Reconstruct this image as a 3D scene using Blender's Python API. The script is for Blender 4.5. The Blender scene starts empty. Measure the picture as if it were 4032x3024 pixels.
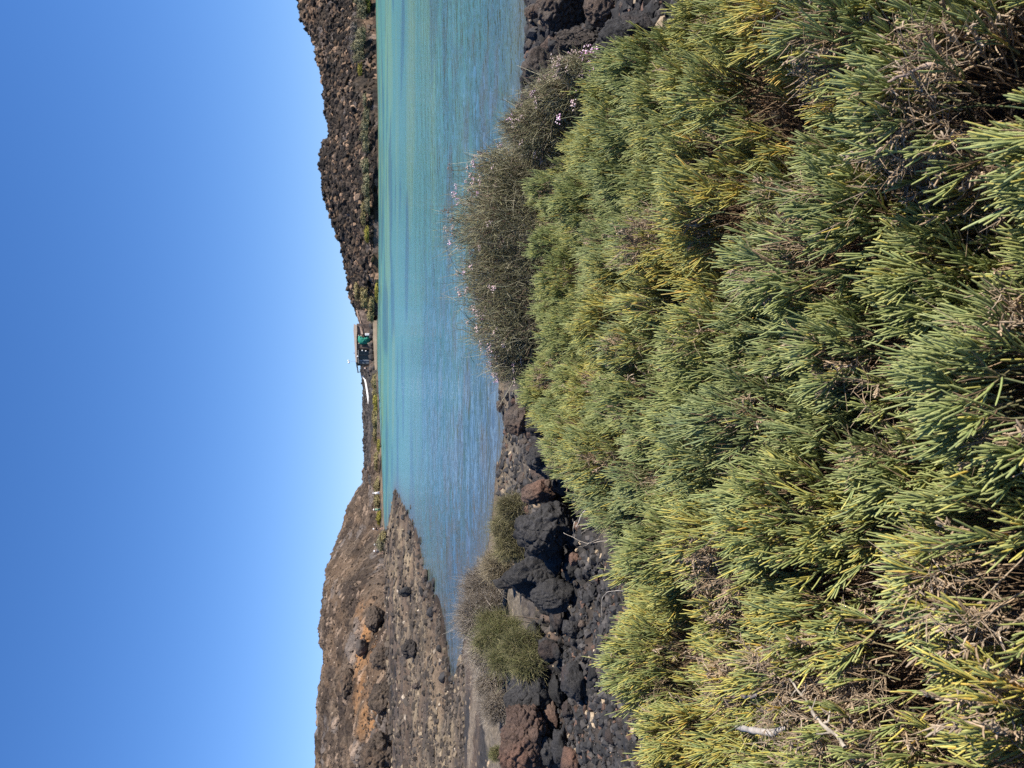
import bpy, bmesh, math, random
import numpy as np
from mathutils import Vector, Matrix

random.seed(7)
RNG = np.random.default_rng(7)
scene = bpy.context.scene
COL = scene.collection

# ------------------------------------------------------------------ camera, sky, sun, exposure
HC = 3.2                                   # eye height over the lagoon (water is z = 0)
FPX = 2912.0                               # focal length in photo pixels
PITCH = math.atan2(2016 - 1440, FPX)
SP, CP = math.sin(PITCH), math.cos(PITCH)
cam_data = bpy.data.cameras.new("camera")
cam_data.sensor_width = 36.0
cam_data.lens = 26.0
cam_data.clip_start = 0.05
cam_data.clip_end = 6000
cam_data.dof.use_dof = True
cam_data.dof.focus_distance = 3.4
cam_data.dof.aperture_fstop = 9.0
cam = bpy.data.objects.new("camera", cam_data)
COL.objects.link(cam)
# the phone was turned: the picture's left edge is the sky, its right edge the ground
cam.matrix_world = Matrix(((0, 1, 0, 0),
                           (-SP, 0, -CP, 0),
                           (-CP, 0, SP, HC),
                           (0, 0, 0, 1)))
scene.camera = cam

SUN_AZ = Vector((0.90, -0.40))             # horizontal direction towards the sun
SUN_EL = math.radians(47)
h = SUN_AZ.normalized()
sun_dir = Vector((h.x * math.cos(SUN_EL), h.y * math.cos(SUN_EL), math.sin(SUN_EL)))
world = bpy.data.worlds.new("World")
scene.world = world
world.use_nodes = True
wn = world.node_tree
wn.nodes.clear()
sky = wn.nodes.new("ShaderNodeTexSky")
sky.sky_type = 'NISHITA'
sky.sun_disc = False
sky.sun_elevation = SUN_EL
sky.sun_rotation = math.atan2(sun_dir.x, sun_dir.y)
sky.altitude = 0
sky.air_density = 1.0
sky.dust_density = 0.0
sky.ozone_density = 3.5
hsv = wn.nodes.new("ShaderNodeHueSaturation")
hsv.inputs["Saturation"].default_value = 1.2
hsv.inputs['Value'].default_value = 1.0
bg = wn.nodes.new("ShaderNodeBackground")
bg.inputs['Strength'].default_value = 0.096
wo = wn.nodes.new("ShaderNodeOutputWorld")
wtc = wn.nodes.new("ShaderNodeTexCoord")
wsep = wn.nodes.new("ShaderNodeSeparateXYZ"); wcom = wn.nodes.new("ShaderNodeCombineXYZ")
wlift = wn.nodes.new("ShaderNodeMath"); wlift.operation = 'MULTIPLY_ADD'
wlift.inputs[1].default_value = 0.92; wlift.inputs[2].default_value = 0.08     # clear sea air: no yellow haze at the horizon
wn.links.new(wtc.outputs['Generated'], wsep.inputs[0])
wn.links.new(wsep.outputs['X'], wcom.inputs['X']); wn.links.new(wsep.outputs['Y'], wcom.inputs['Y'])
wn.links.new(wsep.outputs['Z'], wlift.inputs[0]); wn.links.new(wlift.outputs[0], wcom.inputs['Z'])
wn.links.new(wcom.outputs[0], sky.inputs['Vector'])
tint = wn.nodes.new("ShaderNodeMixRGB"); tint.blend_type = 'MULTIPLY'; tint.inputs['Fac'].default_value = 1
tint.inputs['Color2'].default_value = (0.97, 0.95, 1.10, 1)
wn.links.new(sky.outputs[0], tint.inputs['Color1'])
wn.links.new(tint.outputs[0], hsv.inputs['Color'])
wn.links.new(hsv.outputs[0], bg.inputs['Color'])
wn.links.new(bg.outputs[0], wo.inputs['Surface'])
sun_data = bpy.data.lights.new("sun", 'SUN')
sun_data.energy = 5.0
sun_data.angle = math.radians(0.55)
sun_data.color = (1.0, 0.945, 0.86)
sun = bpy.data.objects.new("sun", sun_data)
COL.objects.link(sun)
sun.rotation_euler = sun_dir.to_track_quat('Z', 'Y').to_euler()
scene.view_settings.view_transform = 'Standard'
scene.view_settings.look = 'None'
scene.view_settings.exposure = 0.70
scene.view_settings.gamma = 1.0
scene.cycles.max_bounces = 6
scene.cycles.diffuse_bounces = 3
scene.cycles.use_denoising = False

# ------------------------------------------------------------------ rays from photo pixels to places
VF = np.array((0, CP, -SP)); VD = np.array((0, -SP, -CP)); VX = np.array((1.0, 0, 0))


def ray(xi, yi):
    return VF * FPX + VX * (1512.0 - yi) + VD * (xi - 2016.0)


def on_z(xi, yi, z):
    d = ray(xi, yi)
    return np.array((0, 0, HC)) + d * ((z - HC) / d[2])


def at_y(xi, yi, y):
    d = ray(xi, yi)
    return np.array((0, 0, HC)) + d * (y / d[1])


# ------------------------------------------------------------------ noise (numpy)
def _hash(ix, iy, iz, seed):
    n = (ix.astype(np.int64) * 374761393 + iy.astype(np.int64) * 668265263 + iz.astype(np.int64) * 2147483647
         + seed * 1274126177) & 0xffffffff
    n = ((n ^ (n >> 13)) * 1274126177) & 0xffffffff
    n = ((n ^ (n >> 16)) * 2246822519) & 0xffffffff
    return ((n ^ (n >> 15)) & 0xffffff) / float(0xffffff)


def vnoise(p, seed=0):
    f = np.floor(p)
    i = f.astype(np.int64)
    t = p - f
    t = t * t * t * (t * (t * 6 - 15) + 10)
    r = 0
    for dx in (0, 1):
        wx = t[:, 0] if dx else 1 - t[:, 0]
        for dy in (0, 1):
            wy = t[:, 1] if dy else 1 - t[:, 1]
            for dz in (0, 1):
                wz = t[:, 2] if dz else 1 - t[:, 2]
                r = r + wx * wy * wz * _hash(i[:, 0] + dx, i[:, 1] + dy, i[:, 2] + dz, seed)
    return r * 2 - 1


def fbm(p, octaves=4, seed=0, gain=0.5):
    a, s, r = 1.0, 1.0, 0
    for k in range(octaves):
        r = r + a * vnoise(p * s + k * 17.3, seed + k)
        a *= gain
        s *= 2.03
    return r


def worley(p, seed=0):
    f = np.floor(p).astype(np.int64)
    d1 = np.full(len(p), 9.0)
    d2 = np.full(len(p), 9.0)
    cid = np.zeros(len(p))
    for dx in (-1, 0, 1):
        for dy in (-1, 0, 1):
            for dz in (-1, 0, 1):
                c = f + np.array((dx, dy, dz))
                q = np.stack([_hash(c[:, 0], c[:, 1], c[:, 2], seed + s) for s in (1, 2, 3)], 1)
                d = np.sqrt((((c + q) - p) ** 2).sum(1))
                closer = d < d1
                d2 = np.where(closer, d1, np.minimum(d2, d))
                cid = np.where(closer, _hash(c[:, 0], c[:, 1], c[:, 2], seed + 9), cid)
                d1 = np.minimum(d1, d)
    return d1, d2, cid


def sstep(a, b, x):
    t = np.clip((x - a) / (b - a), 0, 1)
    return t * t * (3 - 2 * t)


def mixc(a, b, w):
    w = np.asarray(w)[..., None]
    return np.asarray(a) * (1 - w) + np.asarray(b) * w


def unit(v):
    return v / np.maximum(np.linalg.norm(v, axis=-1, keepdims=True), 1e-9)


# ------------------------------------------------------------------ mesh helpers
def new_mesh(name, verts, quads=None, tris=None, cols=None, mat=None, smooth=True):
    me = bpy.data.meshes.new(name)
    verts = np.asarray(verts, dtype=np.float32).reshape(-1, 3)
    me.vertices.add(len(verts))
    me.vertices.foreach_set("co", verts.ravel())
    q = np.zeros((0, 4), np.int32) if quads is None else np.asarray(quads, np.int32).reshape(-1, 4)
    t = np.zeros((0, 3), np.int32) if tris is None else np.asarray(tris, np.int32).reshape(-1, 3)
    idx = np.concatenate([q.ravel(), t.ravel()])
    tot = np.concatenate([np.full(len(q), 4, np.int32), np.full(len(t), 3, np.int32)])
    start = np.concatenate([[0], np.cumsum(tot)[:-1]]).astype(np.int32) if len(tot) else tot
    me.loops.add(len(idx))
    me.loops.foreach_set("vertex_index", idx.astype(np.int32))
    me.polygons.add(len(tot))
    me.polygons.foreach_set("loop_start", start)
    me.polygons.foreach_set("loop_total", tot)
    me.polygons.foreach_set("use_smooth", np.full(len(tot), smooth))
    if cols is not None:
        c = np.asarray(cols, np.float32).reshape(-1, 3)
        a = me.color_attributes.new("Col", 'FLOAT_COLOR', 'POINT')
        a.data.foreach_set("color", np.concatenate([c, np.ones((len(c), 1), np.float32)], 1).ravel())
    me.update(calc_edges=True)
    me.validate()
    if mat is not None:
        me.materials.append(mat)
    return me


def link(name, me, parent=None, loc=None):
    o = bpy.data.objects.new(name, me)
    COL.objects.link(o)
    if loc is not None:
        o.location = loc
    if parent is not None:
        o.parent = parent
    return o


def thing(name, label, cat, loc=(0, 0, 0), group=None):
    o = bpy.data.objects.new(name, None)
    o.empty_display_size = 0.2
    COL.objects.link(o)
    o.location = [float(v) for v in loc]
    return tag(o, label, cat, group)


def tag(o, label, cat, group=None):
    o["label"] = label
    o["category"] = cat
    if group:
        o["group"] = group
    return o


def kind(o, k, label, cat):
    tag(o, label, cat)
    o["kind"] = k
    return o


def grid_quads(nr, nc):
    i = np.arange(nr - 1)[:, None] * nc + np.arange(nc - 1)[None, :]
    return np.stack([i, i + 1, i + nc + 1, i + nc], -1).reshape(-1, 4)


def tubes(P, R, sides=4, col=None, seed=0):
    """Many tapered tubes at once: P (N,K,3) centre lines, R (N,K) radii, col (N,K,3)."""
    N, K, _ = P.shape
    g = np.random.default_rng(seed)
    T = unit(np.gradient(P, axis=1))
    ref = unit(g.normal(size=(N, 1, 3)))
    U = unit(ref - T * (ref * T).sum(-1, keepdims=True))
    W = np.cross(T, U)
    a = np.arange(sides) * 2 * math.pi / sides
    ring = (U[:, :, None, :] * np.cos(a)[None, None, :, None] + W[:, :, None, :] * np.sin(a)[None, None, :, None])
    V = P[:, :, None, :] + ring * R[:, :, None, None]
    b = (np.arange(N)[:, None, None] * K + np.arange(K - 1)[None, :, None]) * sides
    s = np.arange(sides)[None, None, :]
    s2 = (s + 1) % sides
    Q = np.stack([b + s, b + s2, b + sides + s2, b + sides + s], -1).reshape(-1, 4)
    C = None
    if col is not None:
        C = np.repeat(col[:, :, None, :], sides, axis=2).reshape(-1, 3)
    return V.reshape(-1, 3), Q, C


def join(parts):
    """Concatenate (verts, quads, cols) triples."""
    vs, qs, cs, n = [], [], [], 0
    for v, q, c in parts:
        vs.append(v); qs.append(q + n); cs.append(c)
        n += len(v)
    return np.concatenate(vs), np.concatenate(qs), np.concatenate(cs)


def bm_mesh(name, bm, mat, smooth=False):
    me = bpy.data.meshes.new(name)
    bm.normal_update()
    bm.to_mesh(me)
    bm.free()
    if smooth:
        me.polygons.foreach_set("use_smooth", np.full(len(me.polygons), True))
    me.materials.append(mat)
    return me


def add_box(bm, x0, x1, y0, y1, z0, z1):
    m = Matrix.Translation(((x0 + x1) / 2, (y0 + y1) / 2, (z0 + z1) / 2)) @ Matrix.Diagonal((abs(x1 - x0), abs(y1 - y0), abs(z1 - z0), 1))
    return bmesh.ops.create_cube(bm, size=1, matrix=m)['verts']


# ------------------------------------------------------------------ materials
def mat_new(name):
    m = bpy.data.materials.new(name)
    m.use_nodes = True
    nt = m.node_tree
    bs = nt.nodes["Principled BSDF"]
    return m, nt, bs


def node(nt, t, **kw):
    n = nt.nodes.new(t)
    for k, v in kw.items():
        setattr(n, k, v)
    return n


def noise_tex(nt, scale, detail=6, rough=0.6, coord='Object', vec=None):
    n = node(nt, "ShaderNodeTexNoise")
    n.inputs['Scale'].default_value = scale
    n.inputs['Detail'].default_value = detail
    n.inputs['Roughness'].default_value = rough
    if vec is None:
        tc = node(nt, "ShaderNodeTexCoord")
        vec = tc.outputs[coord]
    nt.links.new(vec, n.inputs['Vector'])
    return n


def ramp(nt, src, stops):
    r = node(nt, "ShaderNodeValToRGB")
    e = r.color_ramp.elements
    while len(e) < len(stops):
        e.new(0.5)
    for k, (p, c) in enumerate(stops):
        e[k].position = p
        e[k].color = (*c, 1)
    nt.links.new(src, r.inputs['Fac'])
    return r


def mat_attr(name, rough=0.85, var=0.35, nscale=30.0, bump=0.0, bscale=60.0, spec=0.3, coord='Object', sheen=0.0, bdist=0.02):
    """Colour from the mesh's own colour attribute, broken up by a procedural noise."""
    m, nt, bs = mat_new(name)
    at = node(nt, "ShaderNodeAttribute", attribute_name="Col")
    n = noise_tex(nt, nscale, 8, 0.65, coord)
    mp = node(nt, "ShaderNodeMapRange")
    mp.inputs['From Min'].default_value = 0.3
    mp.inputs['From Max'].default_value = 0.7
    mp.inputs['To Min'].default_value = 1 - var
    mp.inputs['To Max'].default_value = 1 + var
    nt.links.new(n.outputs['Fac'], mp.inputs['Value'])
    mu = node(nt, "ShaderNodeVectorMath", operation='SCALE')
    nt.links.new(at.outputs['Color'], mu.inputs[0])
    nt.links.new(mp.outputs[0], mu.inputs['Scale'])
    nt.links.new(mu.outputs[0], bs.inputs['Base Color'])
    bs.inputs['Roughness'].default_value = rough
    bs.inputs['Specular IOR Level'].default_value = spec
    if bump:
        b = noise_tex(nt, bscale, 8, 0.7, coord)
        bp = node(nt, "ShaderNodeBump")
        bp.inputs['Strength'].default_value = bump
        bp.inputs['Distance'].default_value = bdist
        nt.links.new(b.outputs['Fac'], bp.inputs['Height'])
        nt.links.new(bp.outputs[0], bs.inputs['Normal'])
    return m


def mat_plain(name, col, rough=0.7, var=0.15, nscale=6.0, spec=0.3, coord='Object', bump=0.0):
    m, nt, bs = mat_new(name)
    n = noise_tex(nt, nscale, 6, 0.6, coord)
    lo = tuple(c * (1 - var) for c in col)
    hi = tuple(min(1, c * (1 + var)) for c in col)
    r = ramp(nt, n.outputs['Fac'], [(0.3, lo), (0.7, hi)])
    nt.links.new(r.outputs[0], bs.inputs['Base Color'])
    bs.inputs['Roughness'].default_value = rough
    bs.inputs['Specular IOR Level'].default_value = spec
    if bump:
        bp = node(nt, "ShaderNodeBump")
        bp.inputs['Strength'].default_value = bump
        bp.inputs['Distance'].default_value = 0.05
        nt.links.new(n.outputs['Fac'], bp.inputs['Height'])
        nt.links.new(bp.outputs[0], bs.inputs['Normal'])
    return m


def mat_rock(name, dark, mid, warm, warm_amt=0.5, scale=1.6, fine=16.0):
    """Vesicular lava: soft colour zones, rusty patches, pits."""
    m, nt, bs = mat_new(name)
    tc = node(nt, "ShaderNodeTexCoord")
    geo = node(nt, "ShaderNodeNewGeometry")
    pos = geo.outputs['Position']
    n1 = noise_tex(nt, scale, 8, 0.62, vec=pos)
    n2 = noise_tex(nt, scale * 0.7, 6, 0.6, vec=pos)
    mp = node(nt, "ShaderNodeMapping")
    mp.inputs['Location'].default_value = (7, 3, 1)
    nt.links.new(pos, mp.inputs['Vector'])
    nt.links.new(mp.outputs[0], n2.inputs['Vector'])
    r1 = ramp(nt, n1.outputs['Fac'], [(0.32, dark), (0.66, mid)])
    r2 = ramp(nt, n2.outputs['Fac'], [(1 - warm_amt - 0.04, (0, 0, 0)), (1 - warm_amt + 0.16, (1, 1, 1))])
    mx = node(nt, "ShaderNodeMixRGB")
    nt.links.new(r2.outputs[0], mx.inputs['Fac'])
    nt.links.new(r1.outputs[0], mx.inputs['Color1'])
    mx.inputs['Color2'].default_value = (*warm, 1)
    nf = noise_tex(nt, fine * 2.2, 8, 0.75, vec=pos)
    rf = ramp(nt, nf.outputs['Fac'], [(0.3, (0.45, 0.45, 0.45)), (0.55, (1, 1, 1)), (0.74, (1.55, 1.5, 1.45))])
    m2 = node(nt, "ShaderNodeMixRGB", blend_type='MULTIPLY')
    m2.inputs['Fac'].default_value = 1
    nt.links.new(mx.outputs[0], m2.inputs['Color1'])
    nt.links.new(rf.outputs[0], m2.inputs['Color2'])
    nt.links.new(m2.outputs[0], bs.inputs['Base Color'])
    vo = node(nt, "ShaderNodeTexVoronoi")
    vo.inputs['Scale'].default_value = fine
    nt.links.new(pos, vo.inputs['Vector'])
    nb = noise_tex(nt, fine, 10, 0.75, vec=pos)
    ad = node(nt, "ShaderNodeMath", operation='MULTIPLY_ADD')
    nt.links.new(vo.outputs['Distance'], ad.inputs[0])
    ad.inputs[1].default_value = 0.35
    nt.links.new(nb.outputs['Fac'], ad.inputs[2])
    bp = node(nt, "ShaderNodeBump")
    bp.inputs['Strength'].default_value = 0.9
    bp.inputs['Distance'].default_value = 0.9 / fine
    nt.links.new(ad.outputs[0], bp.inputs['Height'])
    nt.links.new(bp.outputs[0], bs.inputs['Normal'])
    bs.inputs['Roughness'].default_value = 0.93
    bs.inputs['Specular IOR Level'].default_value = 0.2
    return m


M_GROUND = mat_attr("ground_material", 0.95, 0.5, 9.0, 0.9, 14.0, 0.15, bdist=0.05)
M_HILL = mat_attr("hill_material", 0.97, 0.45, 1.6, 0.8, 2.2, 0.1, bdist=0.25)
M_RUBBLE = mat_attr("rubble_material", 0.95, 0.35, 3.0, 0.6, 6.0, 0.12, bdist=0.1)
M_GRAVEL = mat_attr("gravel_material", 0.93, 0.35, 40.0, 0.7, 45.0, 0.2, bdist=0.01)
M_LAVA = mat_rock("black_lava", (0.022, 0.021, 0.020), (0.072, 0.068, 0.066), (0.10, 0.062, 0.045), 0.38, 1.6, 20.0)
M_LAVA_BROWN = mat_rock("brown_lava", (0.055, 0.045, 0.038), (0.14, 0.115, 0.095), (0.17, 0.105, 0.07), 0.45, 1.4, 16.0)
M_LAVA_RUST = mat_rock("rusty_lava", (0.07, 0.045, 0.035), (0.16, 0.11, 0.085), (0.2, 0.11, 0.075), 0.5, 2.0, 20.0)
M_LAVA_FAR = mat_rock("far_lava", (0.035, 0.031, 0.028), (0.11, 0.09, 0.075), (0.15, 0.10, 0.07), 0.35, 0.5, 3.0)
M_SHOOT = mat_attr("succulent_shoots", 0.55, 0.22, 160.0, 0.25, 420.0, 0.35, bdist=0.002)
M_DRY = mat_attr("dry_twigs", 0.9, 0.3, 90.0, 0.0, spec=0.15)
M_WOOD = mat_attr("grey_driftwood", 0.9, 0.45, 25.0, 0.8, 70.0, 0.15, bdist=0.006)
M_TWIG = mat_attr("wiry_foliage", 0.8, 0.25, 25.0, 0.0, spec=0.2)
M_PETAL = mat_attr("papery_petals", 0.7, 0.15, 60.0, 0.0, spec=0.2)
M_LEAF = mat_attr("shrub_leaves", 0.85, 0.35, 0.9, 0.0, spec=0.1)
# ------------------------------------------------------------------ lagoon outline on z = 0 (photo pixel -> place)
NEAR_SHORE = [(2110, -1500), (2085, -600), (2066, 0), (2085, 150), (2070, 300), (2040, 450), (2010, 700), (1990, 900), (1985, 1100),
              (1972, 1300), (1966, 1530), (1976, 1600), (1988, 1700), (1984, 1760), (1958, 1850), (1950, 1943), (1935, 2060),
              (1905, 2200), (1880, 2330), (1850, 2450), (1823, 2542), (1800, 2640), (1790, 2690)]
SPIT_NEAR = [(1772, 2690), (1767, 2600), (1762, 2540), (1746, 2452), (1736, 2400), (1724, 2362), (1690, 2310), (1683, 2294), (1663, 2226), (1649, 2136),
             (1627, 2068), (1610, 2035), (1593, 2000), (1580, 1975), (1578, 1962), (1566, 1945), (1556, 1924)]
SPIT_FAR = [(1550, 1940), (1548, 1967), (1543, 2005), (1533, 2034), (1532, 2054), (1528, 2084)]
FAR_SHORE = [(1515, 2088), (1511, 2040), (1509, 1996), (1507, 1938), (1505, 1880), (1500, 1762), (1492, 1581), (1486, 1440), (1484, 1400), (1483, 1288),
             (1488, 1242), (1490, 1100), (1490, 900), (1490, 600), (1488, 400), (1482, 150), (1478, 0), (1476, -400), (1475, -1200)]
LAKE = np.array([on_z(a, b, 0.0)[:2] for a, b in NEAR_SHORE + SPIT_NEAR + SPIT_FAR + FAR_SHORE])


def lake_dist(xy):
    """Signed distance to the waterline: positive on land."""
    best = np.full(len(xy), 1e9)
    inside = np.zeros(len(xy), bool)
    n = len(LAKE)
    for k in range(n):
        a, b = LAKE[k], LAKE[(k + 1) % n]
        e = b - a
        w = xy - a
        t = np.clip((w @ e) / (e @ e), 0, 1)
        d = w - t[:, None] * e
        best = np.minimum(best, (d * d).sum(1))
        c = ((a[1] <= xy[:, 1]) & (b[1] > xy[:, 1])) | ((b[1] <= xy[:, 1]) & (a[1] > xy[:, 1]))
        with np.errstate(divide='ignore', invalid='ignore'):
            xc = a[0] + (xy[:, 1] - a[1]) / (b[1] - a[1]) * e[0]
        inside ^= c & (xy[:, 0] < xc)
    s = np.sqrt(best)
    return np.where(inside, -s, s)


def ground_base(xy):
    d = lake_dist(xy)
    r = np.hypot(xy[:, 0], xy[:, 1])
    near = 1 - sstep(26, 40, r)
    zn = 1.75 * (1 - np.exp(-np.maximum(d, 0) / 9.5))
    zf = 1.9 * (1 - np.exp(-np.maximum(d, 0) / 16.0))
    z = zn * near + zf * (1 - near)
    return np.where(d > 0, z, np.maximum(d * 0.16, -1.6)), d, r


def ground_z(x, y):
    return float(ground_base(np.array([[x, y]]))[0][0])


def ground_parts(xy):
    z, d, r = ground_base(xy)
    p3 = np.concatenate([xy, np.zeros((len(xy), 1))], 1)
    shore = sstep(-1.5, 1.5, d)
    f1, f2, cid = worley(p3 / 0.42, 3)
    g1, g2, gid = worley(p3 / 0.11, 5)
    h1, h2, hid = worley(p3 / 1.5, 8)
    nearw = 1 - sstep(18, 30, r)
    lum = fbm(p3 / 1.3, 4, 11)
    broad = fbm(p3 / 6.0, 3, 21)
    bump = nearw * (0.10 * np.clip(0.62 - f1, 0, 1) * (0.4 + cid) + 0.035 * np.clip(0.6 - g1, 0, 1) * (0.3 + gid) + 0.05 * lum)
    # the connected lava ledge between the gravel bank and the water
    ledge = np.exp(-((xy[:, 1] - 8.6 - 0.10 * xy[:, 0]) / 1.7) ** 2) * sstep(0.4, -0.6, xy[:, 0]) + 0.8 * np.exp(-((d - 4.2) / 2.2) ** 2) * sstep(2.2, 3.4, xy[:, 0]) * (r < 20)
    ledge = np.clip(ledge, 0, 1) * shore
    l1, l2, lid = worley(p3 / np.array((0.85, 0.6, 1)) + 0.35 * fbm(p3 / 0.5, 3, 15)[:, None], 13)
    crag = 0.34 * np.clip(0.62 - l1, -0.3, 1) * (0.3 + 1.3 * lid) + 0.22 * (1 - np.abs(fbm(p3 / 0.7, 5, 14))) - 0.16 - 0.22 * (1 - np.clip((l2 - l1) / 0.10, 0, 1)) + 0.05 * fbm(p3 / 0.12, 3, 16)
    bump = bump * (1 - 0.5 * ledge) + ledge * crag
    bump = bump + (1 - nearw) * (0.22 * np.clip(0.7 - h1, 0, 1) * (0.2 + hid) + 0.10 * lum)
    farw = sstep(140, 240, r)
    z = z + bump * shore + farw * (0.8 * fbm(p3 / 25.0, 4, 31))
    z = np.where(d < -0.6, np.minimum(z, -0.12), z)
    return z, d, r, p3, f1, cid, g1, gid, lum, broad, nearw, ledge


def ground_full(xy):
    """Height of the ground with its lumps and ledges."""
    return ground_parts(xy)[0]


SAND = np.array((0.29, 0.22, 0.135)); DARKG = np.array((0.042, 0.038, 0.035)); BROWNG = np.array((0.100, 0.073, 0.053))
RUST = np.array((0.25, 0.125, 0.06)); PALE = np.array((0.30, 0.245, 0.175))

# ------------------------------------------------------------------ ground: one sheet to the horizon
ang = np.concatenate([np.radians(np.linspace(-180, -44, 50))[:-1], np.radians(np.linspace(-44, 44, 800)), np.radians(np.linspace(44, 180, 50))[1:]])
rad = np.concatenate([np.linspace(0.2, 2.6, 30)[:-1], np.geomspace(2.6, 34, 430)[:-1], np.geomspace(34, 150, 190)[:-1], np.geomspace(150, 3000, 40)])
A, R_ = np.meshgrid(ang, rad)
xy = np.stack([np.sin(A).ravel() * R_.ravel(), np.cos(A).ravel() * R_.ravel()], 1)
z, d, r, p3, f1, cid, g1, gid, lum, broad, nearw, ledge = ground_parts(xy)
# colours of the ground itself
w_sand = sstep(0.05, 0.45, fbm(p3 / 2.2, 4, 41) + 0.25 * broad)
col = mixc(DARKG, BROWNG, sstep(-0.4, 0.6, lum) * (0.4 + 0.6 * sstep(12, 20, r)))
col = mixc(col, PALE, w_sand * 0.40 * nearw)
col = mixc(col, mixc((0.036, 0.034, 0.033), (0.095, 0.085, 0.077), sstep(-0.5, 0.7, fbm(p3 / 0.6, 5, 17))), ledge * 0.9)
col = mixc(col, (0.15, 0.09, 0.06), ledge * sstep(0.25, 0.7, fbm(p3 / 0.9, 3, 18)) * 0.6)
# pale sand strips along the spit, following the waterline
strip = np.exp(-((d - 2.6 - 0.8 * broad) / 1.1) ** 2) + 0.7 * np.exp(-((d - 6.5 - 2 * broad) / 1.2) ** 2)
spit = (xy[:, 0] < -2) * sstep(22, 30, r) * (1 - sstep(105, 120, r))
col = mixc(col, SAND, np.clip(strip * (0.75 + 0.7 * lum), 0, 0.95) * spit)
col = mixc(col, BROWNG * 1.35 * np.array((1.06, 1.0, 0.9)), spit * 0.7 * sstep(-0.3, 0.6, fbm(p3 / 3.0, 4, 47)))
# wave washed bands run along the spit
band = fbm(np.stack([d * 0.9 + 0.5 * broad, 0.08 * xy[:, 0], 0.08 * xy[:, 1]], 1), 4, 49)
col = col * (1 - spit * 0.45 * sstep(0.0, 0.5, band))[:, None]
# tan gravel flat between the near rocks and the water
flat = np.exp(-((d - 1.8) / 1.5) ** 2) * nearw * (xy[:, 0] > -6) * (xy[:, 0] < 2.2)
col = mixc(col, SAND * 0.6, np.clip(flat * (0.8 + 0.6 * lum), 0, 0.85))
fsh = np.exp(-(d / 2.5) ** 2) * sstep(110, 130, r) * (xy[:, 0] < 4)
col = mixc(col, SAND * 0.9, np.clip(fsh * 0.6, 0, 1))
# damp dark band at the water's edge
col = col * (1 - 0.5 * np.exp(-(np.maximum(d, 0) / 0.25) ** 2))[:, None]
stone = (gid > 0.93) & (g1 < 0.42) & (r < 30)
col[stone] = np.array((0.34, 0.25, 0.16)) * (0.6 + 0.6 * cid[stone])[:, None]
V = np.concatenate([xy, z[:, None]], 1)
kind(link("ground", new_mesh("ground", V, grid_quads(len(rad), len(ang)), None, col, M_GROUND)), "structure",
     "dark volcanic ground of gravel and sand round the lagoon", "ground")

# ------------------------------------------------------------------ water
wa = np.radians(np.linspace(-50, 60, 420))
wr = np.concatenate([np.geomspace(7, 60, 420)[:-1], np.geomspace(60, 330, 120)])
A, R_ = np.meshgrid(wa, wr)
xy = np.stack([np.sin(A).ravel() * R_.ravel(), np.cos(A).ravel() * R_.ravel()], 1)
p3 = np.concatenate([xy, np.zeros((len(xy), 1))], 1)
d = -lake_dist(xy)
r = np.hypot(xy[:, 0], xy[:, 1])
az = xy[:, 0] / np.maximum(xy[:, 1], 1)
TURQ = np.array((0.085, 0.215, 0.155)); TURQ2 = np.array((0.13, 0.24, 0.125)); DEEP = np.array((0.04, 0.072, 0.075)); BOT = np.array((0.11, 0.10, 0.06))
sandbed = sstep(15, 62, r + 26 * (az + 0.05) + 5 * fbm(p3 / 9.0, 3, 61))
col = mixc(DEEP, TURQ, sandbed)
col = mixc(col, TURQ2, sstep(0, 0.7, fbm(p3 * np.array((0.05, 0.09, 1)), 3, 63)) * sandbed)
col = mixc(col, (0.035, 0.085, 0.10), sstep(0.0, 0.6, fbm(p3 * np.array((0.10, 0.17, 1)) + 9, 4, 64)) * 0.65 * sandbed)
col = mixc(col, BOT, np.exp(-np.maximum(d, 0) / 1.6) * 0.85)
col = mixc(col, BOT * 0.8, sstep(0.1, 0.7, fbm(p3 / 1.7, 3, 65)) * (1 - sandbed) * 0.7)
zz = 0.012 * fbm(p3 * np.array((1.2, 3.0, 1)), 3, 67) * (1 - sstep(20, 60, r)) * sstep(0, 1.5, d)
V = np.concatenate([xy, zz[:, None]], 1)
mw, nt, bs = mat_new("lagoon_water")
at = node(nt, "ShaderNodeAttribute", attribute_name="Col")
nt.links.new(at.outputs['Color'], bs.inputs['Base Color'])
bs.inputs['IOR'].default_value = 1.333
bs.inputs['Roughness'].default_value = 0.08
bs.inputs['Specular IOR Level'].default_value = 0.5
geo = node(nt, "ShaderNodeNewGeometry")
mp1 = node(nt, "ShaderNodeMapping"); mp1.inputs['Scale'].default_value = (1.5, 2.6, 1); mp1.inputs['Rotation'].default_value = (0, 0, 0.12)
mp2 = node(nt, "ShaderNodeMapping"); mp2.inputs['Scale'].default_value = (0.50, 0.95, 1); mp2.inputs['Rotation'].default_value = (0, 0, -0.18)
nt.links.new(geo.outputs['Position'], mp1.inputs['Vector'])
nt.links.new(geo.outputs['Position'], mp2.inputs['Vector'])
mr2 = node(nt, 'ShaderNodeMapRange'); mr2.inputs['From Min'].default_value = 25; mr2.inputs['From Max'].default_value = 130; mr2.inputs['To Min'].default_value = 0.07; mr2.inputs['To Max'].default_value = 0.38
lg_ = node(nt, 'ShaderNodeVectorMath', operation='LENGTH'); nt.links.new(geo.outputs['Position'], lg_.inputs[0]); nt.links.new(lg_.outputs['Value'], mr2.inputs['Value']); nt.links.new(mr2.outputs[0], bs.inputs['Roughness'])
mp3 = node(nt, 'ShaderNodeMapping'); mp3.inputs['Scale'].default_value = (0.13, 0.30, 1); mp3.inputs['Rotation'].default_value = (0, 0, 0.1); nt.links.new(geo.outputs['Position'], mp3.inputs['Vector'])
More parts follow.
